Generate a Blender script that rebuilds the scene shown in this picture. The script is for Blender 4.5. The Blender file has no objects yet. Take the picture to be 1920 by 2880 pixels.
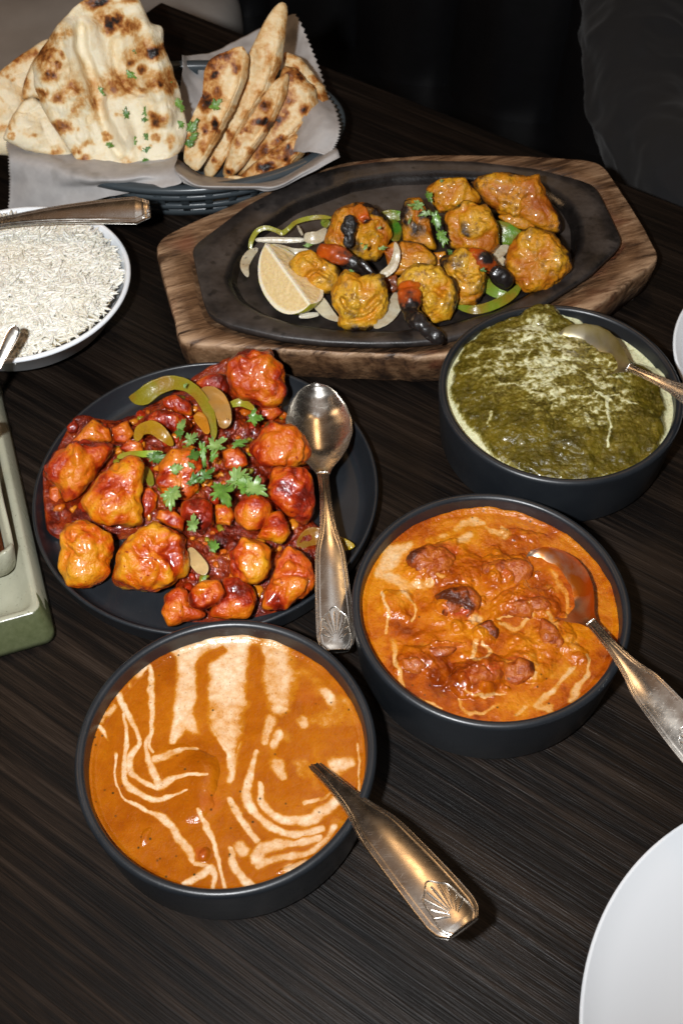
import bpy, bmesh, math, random
import numpy as np
from mathutils import Vector, Matrix

scene = bpy.context.scene
COL = scene.collection
random.seed(7)

# ------------------------------------------------------------------ camera
CAM = np.array([0.0, 0.0, 0.625])
PITCH, ROLL, FPX = 0.9301, -0.0191, 3325.8
_cp, _sp = math.cos(PITCH), math.sin(PITCH)
FWD = np.array([0, _cp, -_sp]); _r = np.array([1.0, 0, 0]); _u = np.array([0, _sp, _cp])
_c, _s = math.cos(ROLL), math.sin(ROLL)
RGT = _c * _r + _s * _u; UPV = -_s * _r + _c * _u
cd = bpy.data.cameras.new('camera'); cam = bpy.data.objects.new('camera', cd); COL.objects.link(cam)
cam.matrix_world = Matrix(((RGT[0], UPV[0], -FWD[0], CAM[0]), (RGT[1], UPV[1], -FWD[1], CAM[1]),
                           (RGT[2], UPV[2], -FWD[2], CAM[2]), (0, 0, 0, 1)))
cd.sensor_fit = 'VERTICAL'; cd.sensor_height = 36.0; cd.lens = 36.0 * FPX / 2880.0
cd.clip_start = 0.02; cd.clip_end = 50
cd.dof.use_dof = True; cd.dof.focus_distance = 0.70; cd.dof.aperture_fstop = 16
scene.camera = cam

# ------------------------------------------------------------------ light
w = bpy.data.worlds.new('World'); scene.world = w; w.use_nodes = True
bg = w.node_tree.nodes['Background']; bg.inputs[0].default_value = (1.0, 0.66, 0.44, 1); bg.inputs[1].default_value = 0.02
def look(o, target):
    d = Vector(target) - o.location
    o.rotation_euler = d.to_track_quat('-Z', 'Y').to_euler()
# the camera's flash, held sideways: just left of the lens
fl = bpy.data.lights.new('camera_flash', 'SPOT'); fo = bpy.data.objects.new('camera_flash', fl); COL.objects.link(fo)
fo.location = Vector(CAM + RGT * -0.10 + UPV * 0.02 - FWD * 0.02); look(fo, (-0.03, 0.68, 0.03))
fl.energy = 38; fl.color = (0.97, 0.985, 1.0); fl.shadow_soft_size = 0.014; fl.spot_size = math.radians(100); fl.spot_blend = 1.0
def area(name, loc, target, size, energy, color, size_y=None):
    l = bpy.data.lights.new(name, 'AREA'); o = bpy.data.objects.new(name, l); COL.objects.link(o)
    o.location = loc; look(o, target); l.energy = energy; l.color = color; l.size = size
    if size_y: l.shape = 'RECTANGLE'; l.size_y = size_y
    return o
area('ceiling_panel', (0.10, 0.85, 2.2), (0.05, 0.4, 0), 0.30, 0.8, (0.80, 0.90, 1.0), 0.6)
area('ceiling_panel', (0.62, 0.62, 2.2), (0.3, 0.3, 0), 0.22, 0.45, (0.80, 0.90, 1.0), 0.4)
area('ceiling_glow', (0.0, 1.0, 2.5), (0.0, 1.0, 0), 2.4, 2.6, (1.0, 0.58, 0.34))
area('pendant_lamp', (0.30, 1.75, 1.95), (0, 0.4, 0), 0.34, 3.2, (1.0, 0.58, 0.26))
area('pendant_lamp', (0.95, 1.2, 1.9), (0, 0.5, 0), 0.12, 1.4, (1.0, 0.62, 0.28))
area('wall_lamp', (-1.5, 0.9, 1.3), (0, 0.5, 0), 0.45, 3.5, (1.0, 0.62, 0.32))
scene.view_settings.view_transform = 'Standard'; scene.view_settings.look = 'None'
scene.view_settings.exposure = 0.0; scene.view_settings.gamma = 1.0
scene.render.engine = 'CYCLES'

# ------------------------------------------------------------------ geometry helpers
def ray(u, v):
    d = FWD + RGT * (u - 960) / FPX - UPV * (v - 1440) / FPX
    return d
def P(u, v, z):
    d = ray(u, v); return CAM + d * (z - CAM[2]) / d[2]
def Pd(u, v, dep): return CAM + ray(u, v) * dep
def onplane(u, v, p0, n):
    d = ray(u, v); return CAM + d * (np.dot(p0 - CAM, n) / np.dot(d, n))
def proj(Q):
    d = np.asarray(Q) - CAM; z = d @ FWD
    return np.stack([960 + FPX * (d @ RGT) / z, 1440 - FPX * (d @ UPV) / z], -1)
def depth(p): return float((np.asarray(p) - CAM) @ FWD)
def unit(v): v = np.asarray(v, float); return v / (np.linalg.norm(v) + 1e-12)
def Zm(x0, y0, s): return lambda pts: [(x / s + x0, y / s + y0) for x, y in pts]
Z1 = Zm(0, 0, 1.6333); Z3 = Zm(640, 480, 2.8); Z4 = Zm(1050, 420, 1.8447); Z5 = Zm(0, 540, 3.484)
Z7 = Zm(80, 960, 2.45); Z8 = Zm(600, 960, 2.502); Z9 = Zm(200, 1720, 1.782); Z10 = Zm(980, 1350, 1.668); Z11 = Zm(1200, 820, 2.178)

def _hash(i, j, k, s):
    n = (i * 374761393 + j * 668265263 + k * 2147483647 + s * 974634777) & 0xffffffff
    n = ((n ^ (n >> 13)) * 1274126177) & 0xffffffff
    n = ((n ^ (n >> 16)) * 2246822519) & 0xffffffff
    return ((n ^ (n >> 15)) & 0xffff) / 32767.5 - 1.0
def vnoise(p, s=0):
    p = np.asarray(p, float); f = np.floor(p).astype(np.int64); t = p - f; t = t * t * t * (t * (t * 6 - 15) + 10)
    out = 0
    for a in (0, 1):
        for b in (0, 1):
            for c in (0, 1):
                wgt = (t[..., 0] if a else 1 - t[..., 0]) * (t[..., 1] if b else 1 - t[..., 1]) * (t[..., 2] if c else 1 - t[..., 2])
                out = out + wgt * _hash(f[..., 0] + a, f[..., 1] + b, f[..., 2] + c, s)
    return out
def fbm(p, o=4, s=0, g=0.5):
    p = np.asarray(p, float); a = 1; t = 0; n = 0
    for i in range(o):
        t = t + a * vnoise(p * (2 ** i) + 17.3 * i, s + i); n += a; a *= g
    return t / n
def billow(p, o=3, s=0):
    p = np.asarray(p, float); a = 1; t = 0; n = 0
    for i in range(o):
        t = t + a * np.abs(vnoise(p * (2 ** i) + 9.1 * i, s + i)); n += a; a *= 0.45
    return t / n
def sstep(a, b, x):
    t = np.clip((x - a) / (b - a), 0, 1); return t * t * (3 - 2 * t)

def props(o, label=None, cat=None, group=None, kind=None):
    if label: o['label'] = label
    if cat: o['category'] = cat
    if group: o['group'] = group
    if kind: o['kind'] = kind
    return o
def empty(name, loc, label=None, cat=None, group=None):
    o = bpy.data.objects.new(name, None); COL.objects.link(o); o.location = Vector(loc); o.empty_display_size = 0.01
    return props(o, label, cat, group)
def mesh(name, V, F, mat, parent=None, attrs=None, smooth=True, origin=None, color=None, mats=None, midx=None):
    V = np.asarray(V, float)
    if origin is None: origin = np.array([(V[:, 0].min() + V[:, 0].max()) / 2, (V[:, 1].min() + V[:, 1].max()) / 2, V[:, 2].min()])
    origin = np.asarray(origin, float)
    me = bpy.data.meshes.new(name)
    if isinstance(F, np.ndarray):
        nf, k = F.shape
        me.vertices.add(len(V)); me.vertices.foreach_set('co', (V - origin).astype(np.float32).ravel())
        me.loops.add(nf * k); me.loops.foreach_set('vertex_index', F.astype(np.int32).ravel())
        me.polygons.add(nf); me.polygons.foreach_set('loop_start', (np.arange(nf) * k).astype(np.int32))
        me.update(calc_edges=True); me.validate()
    else:
        me.from_pydata((V - origin).tolist(), [], [list(map(int, f)) for f in F]); me.update()
    if smooth: me.polygons.foreach_set('use_smooth', np.ones(len(me.polygons), bool))
    for k, a in (attrs or {}).items():
        at = me.attributes.new(k, 'FLOAT', 'POINT'); at.data.foreach_set('value', np.asarray(a, np.float32).ravel())
    for m in (mats or [mat]): me.materials.append(m)
    if midx is not None: me.polygons.foreach_set('material_index', np.asarray(midx, np.int32))
    o = bpy.data.objects.new(name, me); COL.objects.link(o)
    if parent is not None:
        o.parent = parent; pl = np.array(parent.location) if parent.parent is None else np.array(parent.location) + np.array(parent.parent.location)
        o.location = Vector(origin - pl)
    else: o.location = Vector(origin)
    if color is not None: o.color = (*color, 1) if len(color) == 3 else color
    return o
def grid_faces(nr, nc, wrap=False, flip=False, off=0):
    i = np.arange(nr - 1)[:, None]; j = np.arange(nc if wrap else nc - 1)[None, :]; j2 = (j + 1) % nc
    a = i * nc + j; b = i * nc + j2; c = (i + 1) * nc + j2; d = (i + 1) * nc + j
    f = np.stack([a, b, c, d], -1).reshape(-1, 4) + off
    return f[:, ::-1] if flip else f
def lathe(name, prof, c, mat, n=128, parent=None, sx=1, sy=1, rot=0, **k):
    prof = np.array(prof, float); th = np.linspace(0, 2 * np.pi, n, endpoint=False)
    R = np.maximum(prof[:, 0], 1e-5)[:, None]
    x = R * np.cos(th) * sx; y = R * np.sin(th) * sy
    X = c[0] + x * math.cos(rot) - y * math.sin(rot); Y = c[1] + x * math.sin(rot) + y * math.cos(rot)
    V = np.stack([X, Y, c[2] + np.repeat(prof[:, 1][:, None], n, 1)], -1).reshape(-1, 3)
    return mesh(name, V, grid_faces(len(prof), n, True, True), mat, parent, origin=c, **k)
def arc(cx, cz, r, a0, a1, n=8):
    return [(cx + r * math.cos(math.radians(a)), cz + r * math.sin(math.radians(a))) for a in np.linspace(a0, a1, n)]
def radial(q, n, smooth=2, c=(0, 0)):
    """largest distance from c to the polygon q for n directions"""
    q = np.asarray(q, float) - np.asarray(c); th = np.linspace(0, 2 * np.pi, n, endpoint=False)
    a = q; b = np.roll(q, -1, 0); e = b - a; out = np.zeros(n)
    for i, t in enumerate(th):
        d = np.array([math.cos(t), math.sin(t)])
        den = d[0] * e[:, 1] - d[1] * e[:, 0]; den = np.where(np.abs(den) < 1e-12, 1e-12, den)
        tt = (a[:, 0] * e[:, 1] - a[:, 1] * e[:, 0]) / den; ss = (a[:, 0] * d[1] - a[:, 1] * d[0]) / den
        ok = (tt > 0) & (ss >= -1e-9) & (ss <= 1 + 1e-9)
        out[i] = tt[ok].max() if ok.any() else np.nan
    bad = np.isnan(out)
    if bad.any(): out[bad] = np.interp(np.flatnonzero(bad), np.flatnonzero(~bad), out[~bad], period=n)
    for _ in range(smooth): out = (np.roll(out, 1) + 2 * out + np.roll(out, -1)) / 4
    return th, out
def centroid(q):
    q = np.asarray(q, float); b = np.roll(q, -1, 0); cr = q[:, 0] * b[:, 1] - b[:, 0] * q[:, 1]; A = cr.sum() / 2
    return np.array([((q[:, 0] + b[:, 0]) * cr).sum(), ((q[:, 1] + b[:, 1]) * cr).sum()]) / (6 * A)
def frame(n):
    n = unit(n); e1 = unit(np.cross([0, 0, 1.0], n) if abs(n[2]) < 0.98 else np.array([1.0, 0, 0])); e2 = np.cross(n, e1)
    return e1, e2, n
def catmull(pts, n):
    pts = np.asarray(pts, float); p = np.vstack([2 * pts[0] - pts[1], pts, 2 * pts[-1] - pts[-2]])
    seg = len(pts) - 1; t = np.linspace(0, seg - 1e-9, n); i = t.astype(int); f = (t - i)[:, None]
    a, b, c, d = p[i], p[i + 1], p[i + 2], p[i + 3]
    return 0.5 * (2 * b + (c - a) * f + (2 * a - 5 * b + 4 * c - d) * f ** 2 + (3 * b - a - 3 * c + d) * f ** 3)
def interp(vals, n):
    vals = np.asarray(vals, float)
    return catmull(vals[:, None], n)[:, 0] if len(vals) > 1 else np.full(n, vals[0])

def strokes_field(q, strokes):
    """q: points in the drawing's own coordinates; strokes: (points, widths, strength). 1 on the stroke, 0 away from it"""
    out = np.zeros(len(q))
    for st in strokes:
        pts, wd = np.asarray(st[0], float), st[1]; sg = st[2] if len(st) > 2 else 1.0
        if len(pts) == 1: pts = np.vstack([pts, pts + 1])
        wv = interp(wd, len(pts)) if hasattr(wd, '__len__') else np.full(len(pts), wd, float)
        if len(pts) > 2:
            n = 4 * len(pts); wv = np.interp(np.linspace(0, 1, n), np.linspace(0, 1, len(pts)), wv); pts = catmull(pts, n)
        best = np.full(len(q), 1e9)
        for a, b, wa, wb in zip(pts[:-1], pts[1:], wv[:-1], wv[1:]):
            d = b - a; t = np.clip(((q - a) @ d) / (d @ d + 1e-9), 0, 1)
            best = np.minimum(best, np.hypot(*(q - a - t[:, None] * d).T) / ((wa + (wb - wa) * t) / 2))
        out = np.maximum(out, sg * (1 - sstep(0.35, 1.5, best)))
    return out
SEED = [100]
def lump(name, poly, z, mat, thick=0.8, bump=(0.16, 110), fine=(0.03, 420), square=0.8, parent=None, n=(96, 44), tilt=None, color=None, dep=None, mid=(0.0, 150), creases=()):
    """a solid lump whose outline, seen from the front, follows poly; z = height of its middle above the table"""
    SEED[0] += 1; s = SEED[0]
    c = centroid(poly); C = P(c[0], c[1], z) if dep is None else Pd(c[0], c[1], dep)
    e1, e2, nn = frame(CAM - C)
    q = np.array([onplane(u, v, C, nn) - C for u, v in poly]); q2 = np.stack([q @ e1, q @ e2], -1)
    th, r = radial(q2, n[0]); rm = r.mean()
    ph = np.linspace(-np.pi / 2, np.pi / 2, n[1])
    cs = np.cos(ph)[:, None] ** square; sn = (np.sign(np.sin(ph)) * np.abs(np.sin(ph)) ** square)[:, None]
    rm_ = rm + (r[None] - rm) * sstep(0.0, 0.8, cs); X = rm_ * np.cos(th)[None] * cs; Y = rm_ * np.sin(th)[None] * cs; T = sn * rm * thick + 0 * X
    V = (C + X[..., None] * e1 + Y[..., None] * e2 + T[..., None] * nn).reshape(-1, 3)
    d = V - C; d /= np.linalg.norm(d, axis=1)[:, None] + 1e-9
    b = billow(V * bump[1] + s * 3.7 + 0.5 * fbm(V * bump[1] * 1.3, 2, s + 7)[:, None], 2, s); b2 = fbm(V * bump[1] * 0.55 + s, 3, s + 40); fn = fbm(V * fine[1] + s, 3, s + 80)
    if mid[0]: fn = fn + mid[0] / fine[0] * (1.6 * billow(V * mid[1] + s, 2, s + 60) - .5)
    h = (b - 0.28) * 1.7 + b2 * 0.6
    sc_ = 0.55 + 0.45 * np.clip(np.repeat(np.abs(sn), n[0], 1).ravel(), 0, 1)
    V = V + d * (rm * sc_ * (bump[0] * h + fine[0] * fn))[:, None]
    for pts, wd, dp in creases: V = V - nn * (dp * strokes_field(proj(V), [(pts, wd)]) * (np.repeat(sn, n[0], 1).ravel() > 0))[:, None]
    pit = np.clip(0.5 + h * 0.9, 0, 1)
    F = grid_faces(n[1], n[0], True)
    return mesh(name, V, F, mat, parent, {'pit': pit, 'rim': np.repeat(cs, n[0], 1).ravel() * (np.repeat(sn, n[0], 1).ravel() < .75)}, color=color)
def tube(name, pts3, rad, mat, parent=None, n=40, m=20, flat=1.0, updir=None, noise=(0.0, 100), seg=0, cap=0.6, attrs=None, color=None, curl=0.0):
    """swept body along 3d points; flat scales the thickness along updir"""
    SEED[0] += 1; s = SEED[0]
    C = catmull(pts3, n); R = interp(rad, n)
    Tn = np.gradient(C, axis=0); Tn /= np.linalg.norm(Tn, axis=1)[:, None] + 1e-12
    up = unit(CAM - C.mean(0)) if updir is None else unit(updir)
    S = np.cross(Tn, up); S /= np.linalg.norm(S, axis=1)[:, None] + 1e-12
    U = np.cross(S, Tn)
    t = np.linspace(0, 1, n); capr = np.minimum(1, np.sqrt(np.clip(1 - (1 - np.clip(np.minimum(t, 1 - t) / (0.5 * cap * 0.25 + 1e-6), 0, 1)) ** 2, 0, 1)) + 1e-3)
    R = R * capr
    if seg: R = R * (1 - 0.10 * np.abs(np.sin(np.pi * seg * t)) ** 0.25 * 0 - 0.09 * np.exp(-((t * seg) % 1 - 0.5) ** 2 / 0.006))
    a = np.linspace(0, 2 * np.pi, m, endpoint=False)
    ca, sa = np.cos(a), np.sin(a)
    if flat < 0.5: ca = np.sign(ca) * np.abs(ca) ** 0.7; sa = np.sign(sa) * np.abs(sa) ** 0.7
    off = R[:, None, None] * (ca[None, :, None] * S[:, None, :] + (flat * sa + curl * ca ** 2)[None, :, None] * U[:, None, :])
    V = (C[:, None, :] + off).reshape(-1, 3)
    at = dict(attrs or {}); 
    h = billow(V * noise[1] + s, 3, s) - 0.3
    dn = off.reshape(-1, 3); ln = np.linalg.norm(dn, axis=1)[:, None] + 1e-9
    V = V + dn / ln * (noise[0] * R.max() * (h * 1.6 + 0.5 * fbm(V * noise[1] * 0.5, 2, s))[:, None])
    at['pit'] = np.clip(0.5 + h * 1.4, 0, 1); at['along'] = np.repeat(t, m)
    return mesh(name, V, grid_faces(n, m, True, True), mat, parent, at, color=color)
def strip(name, px, wpx, z, mat, parent=None, flat=0.22, n=36, color=None, curl=0.25, noise=(0.04, 150), up=None):
    zs = interp(z if hasattr(z, '__len__') else [z], len(px)) if not (hasattr(z, '__len__') and len(z) == len(px)) else z
    p3 = [P(u, v, zz) for (u, v), zz in zip(px, zs)]
    d = np.mean([depth(p) for p in p3]); ws = wpx if hasattr(wpx, '__len__') else [wpx, wpx]
    return tube(name, p3, [x / 2 * d / FPX for x in ws], mat, parent, n=n, m=18, flat=flat, noise=noise, color=color, curl=curl, cap=0.8, updir=up)
def join_arrays(parts):
    Vs, Fs, o = [], [], 0
    for V, F in parts: Vs.append(V); Fs.append(F + o); o += len(V)
    return np.vstack(Vs), np.vstack(Fs)
def box_vf(c, ax, half):
    ax = np.asarray(ax); s = np.array([(-1, -1, -1), (1, -1, -1), (1, 1, -1), (-1, 1, -1), (-1, -1, 1), (1, -1, 1), (1, 1, 1), (-1, 1, 1)], float)
    V = np.asarray(c) + (s * np.asarray(half)) @ ax
    F = np.array([(0, 3, 2, 1), (4, 5, 6, 7), (0, 1, 5, 4), (1, 2, 6, 5), (2, 3, 7, 6), (3, 0, 4, 7)])
    return V, F
def bevel(o, wd, seg=3):
    m = o.modifiers.new('bevel', 'BEVEL'); m.width = wd; m.segments = seg; m.limit_method = 'ANGLE'
    return o

# ------------------------------------------------------------------ material helpers
class M:
    def __init__(s, name):
        s.m = bpy.data.materials.new(name); s.m.use_nodes = True; s.t = s.m.node_tree; s.n = s.t.nodes; s.l = s.t.links
        s.b = s.n['Principled BSDF']; s._co = None
    def link(s, a, b): s.l.new(a, b)
    def set(s, **k):
        for a, v in k.items():
            i = s.b.inputs[a.replace('_', ' ')]
            if hasattr(v, 'type') and hasattr(v, 'is_output'): s.l.new(v, i)
            else: i.default_value = v
        return s
    def co(s, scale=None, rot=None, rnd=True):
        tc = s.n.new('ShaderNodeTexCoord'); out = tc.outputs['Object']
        if rnd:
            oi = s.n.new('ShaderNodeObjectInfo'); mu = s.n.new('ShaderNodeVectorMath'); mu.operation = 'MULTIPLY_ADD'
            cx = s.n.new('ShaderNodeCombineXYZ')
            for i in range(3): s.l.new(oi.outputs['Random'], cx.inputs[i])
            s.l.new(cx.outputs[0], mu.inputs[0]); mu.inputs[1].default_value = (3.1, 5.7, 2.3); s.l.new(out, mu.inputs[2]); out = mu.outputs[0]
        if scale is not None or rot is not None:
            mp = s.n.new('ShaderNodeMapping'); s.l.new(out, mp.inputs[0])
            # rotate first, then scale
            if rot is not None:
                mp.inputs['Rotation'].default_value = rot
                if scale is not None:
                    m2 = s.n.new('ShaderNodeMapping'); s.l.new(mp.outputs[0], m2.inputs[0]); m2.inputs['Scale'].default_value = scale; return m2.outputs[0]
                return mp.outputs[0]
            mp.inputs['Scale'].default_value = scale; out = mp.outputs[0]
        return out
    def noise(s, scale, co=None, detail=4, rough=0.55, dist=0.0):
        k = s.n.new('ShaderNodeTexNoise'); k.inputs['Scale'].default_value = scale; k.inputs['Detail'].default_value = detail
        k.inputs['Roughness'].default_value = rough; k.inputs['Distortion'].default_value = dist
        s.l.new(co if co is not None else s.co(), k.inputs['Vector']); return k.outputs['Fac']
    def voro(s, scale, co=None, feature='F1'):
        k = s.n.new('ShaderNodeTexVoronoi'); k.inputs['Scale'].default_value = scale; k.feature = feature
        s.l.new(co if co is not None else s.co(), k.inputs['Vector']); return k.outputs['Distance']
    def attr(s, name):
        k = s.n.new('ShaderNodeAttribute'); k.attribute_name = name; return k.outputs['Fac']
    def ocol(s, ch=None):
        oi = s.n.new('ShaderNodeObjectInfo')
        if ch is None: return oi.outputs['Color']
        sp = s.n.new('ShaderNodeSeparateColor'); s.l.new(oi.outputs['Color'], sp.inputs[0]); return sp.outputs[ch]
    def math(s, op, a, b=None, c=None, clamp=False):
        k = s.n.new('ShaderNodeMath'); k.operation = op; k.use_clamp = clamp
        for i, v in enumerate((a, b, c)):
            if v is None: continue
            if isinstance(v, (int, float)): k.inputs[i].default_value = v
            else: s.l.new(v, k.inputs[i])
        return k.outputs[0]
    def ramp(s, f, stops, interp='LINEAR'):
        k = s.n.new('ShaderNodeValToRGB'); k.color_ramp.interpolation = interp; e = k.color_ramp.elements
        while len(e) < len(stops): e.new(0.5)
        for x, (p, c) in zip(e, stops): x.position = p; x.color = (*c, 1) if len(c) == 3 else c
        s.l.new(f, k.inputs[0]); return k.outputs[0]
    def rng(s, f, a, b, c=0.0, d=1.0):
        k = s.n.new('ShaderNodeMapRange'); s.l.new(f, k.inputs[0])
        for i, v in enumerate((a, b, c, d)): k.inputs[i + 1].default_value = v
        return k.outputs[0]
    def mix(s, f, a, b, mode='MIX'):
        k = s.n.new('ShaderNodeMix'); k.data_type = 'RGBA'; k.blend_type = mode
        for i, v in ((0, f), (6, a), (7, b)):
            if isinstance(v, (int, float)): k.inputs[i].default_value = v
            elif isinstance(v, tuple): k.inputs[i].default_value = (*v, 1) if len(v) == 3 else v
            else: s.l.new(v, k.inputs[i])
        return k.outputs[2]
    def bump(s, h, strength=0.3, dist=0.001, prev=None):
        k = s.n.new('ShaderNodeBump'); k.inputs['Strength'].default_value = strength; k.inputs['Distance'].default_value = dist
        s.l.new(h, k.inputs['Height'])
        if prev is not None: s.l.new(prev, k.inputs['Normal'])
        return k.outputs[0]

# ------------------------------------------------------------------ materials
GR = math.atan2(-0.256, 0.356)          # direction of the table's back edge and of its grain
def m_table():
    k = M('dark_wood_laminate'); c = k.co((8, 240, 240), (0, 0, -GR), rnd=False); c2 = k.co((12, 900, 900), (0, 0, -GR), rnd=False); c3 = k.co((2.2, 34, 34), (0, 0, -GR), rnd=False)
    a = k.noise(1, c, 5, 0.65); b = k.noise(1, c2, 3, 0.6); d = k.noise(1, c3, 3, 0.55)
    f = k.math('ADD', k.math('MULTIPLY', a, 0.5), k.math('ADD', k.math('MULTIPLY', b, 0.25), k.math('MULTIPLY', d, 0.3)))
    col = k.ramp(f, [(0.40, (0.0012, 0.0010, 0.0010)), (0.5, (0.0046, 0.0031, 0.0024)), (0.57, (0.0135, 0.0088, 0.0062)), (0.65, (0.028, 0.0195, 0.0145)), (0.76, (0.080, 0.066, 0.056))])
    sm = k.noise(9, k.co(rnd=False), 4)
    k.set(Base_Color=col, Roughness=k.math('ADD', k.rng(f, 0.35, 0.7, 0.52, 0.36), k.rng(sm, 0.3, 0.7, -0.05, 0.08)), Specular_IOR_Level=0.22)
    h = k.math('ADD', k.math('MULTIPLY', a, 0.6), k.math('MULTIPLY', b, 0.5))
    k.set(Normal=k.bump(h, 0.7, 0.0012)); return k.m
def m_ceramic_dark():
    k = M('charcoal_stoneware'); n1 = k.noise(30); n2 = k.noise(900, detail=2); sc = k.noise(1, k.co((900, 60, 200)), 2)
    col = k.mix(k.rng(n1, 0.3, 0.7), (0.0105, 0.0128, 0.0160), (0.0150, 0.0178, 0.0215))
    col = k.mix(k.rng(n2, 0.72, 0.8), col, (0.06, 0.06, 0.06))
    k.set(Base_Color=col, Roughness=k.math('ADD', k.rng(n1, 0.3, 0.7, 0.30, 0.42), k.rng(sc, 0.6, 0.8, 0, 0.15)), Specular_IOR_Level=0.55, Normal=k.bump(n2, 0.08, 0.0004)); return k.m
def m_ceramic_white():
    k = M('white_glazed_china'); n = k.noise(60)
    k.set(Base_Color=(0.80, 0.84, 0.88, 1), Roughness=k.rng(n, 0.3, 0.7, 0.10, 0.16), Specular_IOR_Level=0.5, Normal=k.bump(n, 0.03, 0.001)); return k.m
def m_ceramic_green():
    k = M('celadon_glaze'); sp = k.noise(700, detail=1); n = k.noise(30); g = k.attr('glaze')
    col = k.mix(k.rng(n, 0.3, 0.7), (0.30, 0.30, 0.22), (0.36, 0.355, 0.27))
    col = k.mix(k.rng(sp, 0.70, 0.76), col, (0.10, 0.09, 0.06))
    gg = k.math('ADD', g, k.rng(k.noise(120), 0.3, 0.7, -0.3, 0.3))
    col = k.mix(k.rng(gg, 0.42, 0.62), col, k.mix(k.noise(300), (0.045, 0.055, 0.022), (0.10, 0.11, 0.055)))
    k.set(Base_Color=col, Roughness=k.rng(n, 0.3, 0.7, 0.2, 0.36), Normal=k.bump(k.noise(200), 0.12, 0.001)); return k.m
def m_wood_board():
    k = M('mango_wood'); rot = (0, 0, math.radians(-20)); c = k.co((26, 150, 60), rot, rnd=False); c2 = k.co((60, 420, 200), rot, rnd=False)
    a = k.noise(1, c, 5, 0.65, 0.6); b = k.noise(1, c2, 3, 0.6); d = k.noise(14, k.co(rnd=False), 4, 0.6, 1.0)
    f = k.math('ADD', k.math('MULTIPLY', a, 0.55), k.math('ADD', k.math('MULTIPLY', b, 0.2), k.math('MULTIPLY', d, 0.40)))
    col = k.ramp(f, [(0.40, (0.010, 0.006, 0.004)), (0.47, (0.036, 0.016, 0.007)), (0.56, (0.098, 0.047, 0.020)), (0.67, (0.20, 0.108, 0.052)), (0.78, (0.38, 0.27, 0.17))])
    red = k.rng(k.noise(22, k.co(rnd=False), 2), 0.58, 0.7); col = k.mix(k.math('MULTIPLY', red, 0.45), col, (0.16, 0.035, 0.012))
    wear = k.rng(k.attr('edge'), 0.5, 1.0); col = k.mix(k.math('MULTIPLY', wear, k.rng(a, 0.4, 0.6)), col, (0.42, 0.27, 0.16))
    k.set(Base_Color=col, Roughness=k.rng(f, 0.3, 0.7, 0.45, 0.62), Normal=k.bump(k.math('ADD', a, b), 0.6, 0.002)); return k.m
def m_iron():
    k = M('seasoned_cast_iron'); n = k.noise(35, detail=6, rough=0.65); p = k.noise(420, detail=3); bl = k.noise(95, detail=2)
    col = k.ramp(n, [(0.35, (0.009, 0.0075, 0.007)), (0.5, (0.026, 0.021, 0.019)), (0.68, (0.055, 0.045, 0.040))])
    col = k.mix(k.math('MULTIPLY', k.rng(bl, 0.6, 0.68), 0.75), col, (0.004, 0.004, 0.004))
    oil = k.rng(k.attr('well'), 0.05, 0.6); col = k.mix(k.math('MULTIPLY', oil, 0.85), col, (0.0045, 0.004, 0.004))
    r = k.math('SUBTRACT', k.rng(n, 0.3, 0.7, 0.40, 0.55), k.math('MULTIPLY', oil, 0.24))
    k.set(Base_Color=col, Roughness=r, Specular_IOR_Level=0.6, Normal=k.bump(p, 0.25, 0.0007)); return k.m
def m_steel(name='stainless_steel', warm=0.0):
    k = M(name); s1 = k.noise(1, k.co((70, 2600, 900)), 2); s2 = k.noise(1, k.co((2200, 120, 700), (0, 0, 0.6)), 2); n = k.noise(120, detail=5)
    col = k.mix(k.rng(n, 0.35, 0.7), (0.72, 0.68, 0.62), (0.60, 0.56, 0.50))
    sc = k.math('MAXIMUM', k.rng(s1, 0.62, 0.75), k.rng(s2, 0.64, 0.76))
    k.set(Base_Color=col, Metallic=1.0, Roughness=k.math('ADD', k.rng(n, 0.3, 0.7, 0.20, 0.31), k.math('MULTIPLY', sc, 0.16)), Normal=k.bump(k.noise(45, detail=2), 0.05, 0.0006)); return k.m
def m_film(name, colr, lo, hi):
    k = M(name); n = k.noise(60, detail=5, dist=0.5); f = k.rng(n, lo, hi)
    k.set(Base_Color=k.mix(f, (0.66, 0.60, 0.50), colr), Metallic=1.0, Roughness=k.rng(n, 0.3, 0.7, 0.34, 0.46), Normal=k.bump(n, 0.15, 0.001)); return k.m
def wet(k, col, rough, h, strength=0.4, dist=0.001, sss=0.15, coat=0.5, rad=(0.006, 0.002, 0.001)):
    k.set(Base_Color=col, Roughness=rough, Normal=k.bump(h, strength, dist), Subsurface_Weight=sss, Subsurface_Radius=rad, Subsurface_Scale=1.0, Coat_Weight=coat * 0.6, Coat_Roughness=0.09, Specular_IOR_Level=0.4)
    return k.m
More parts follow.
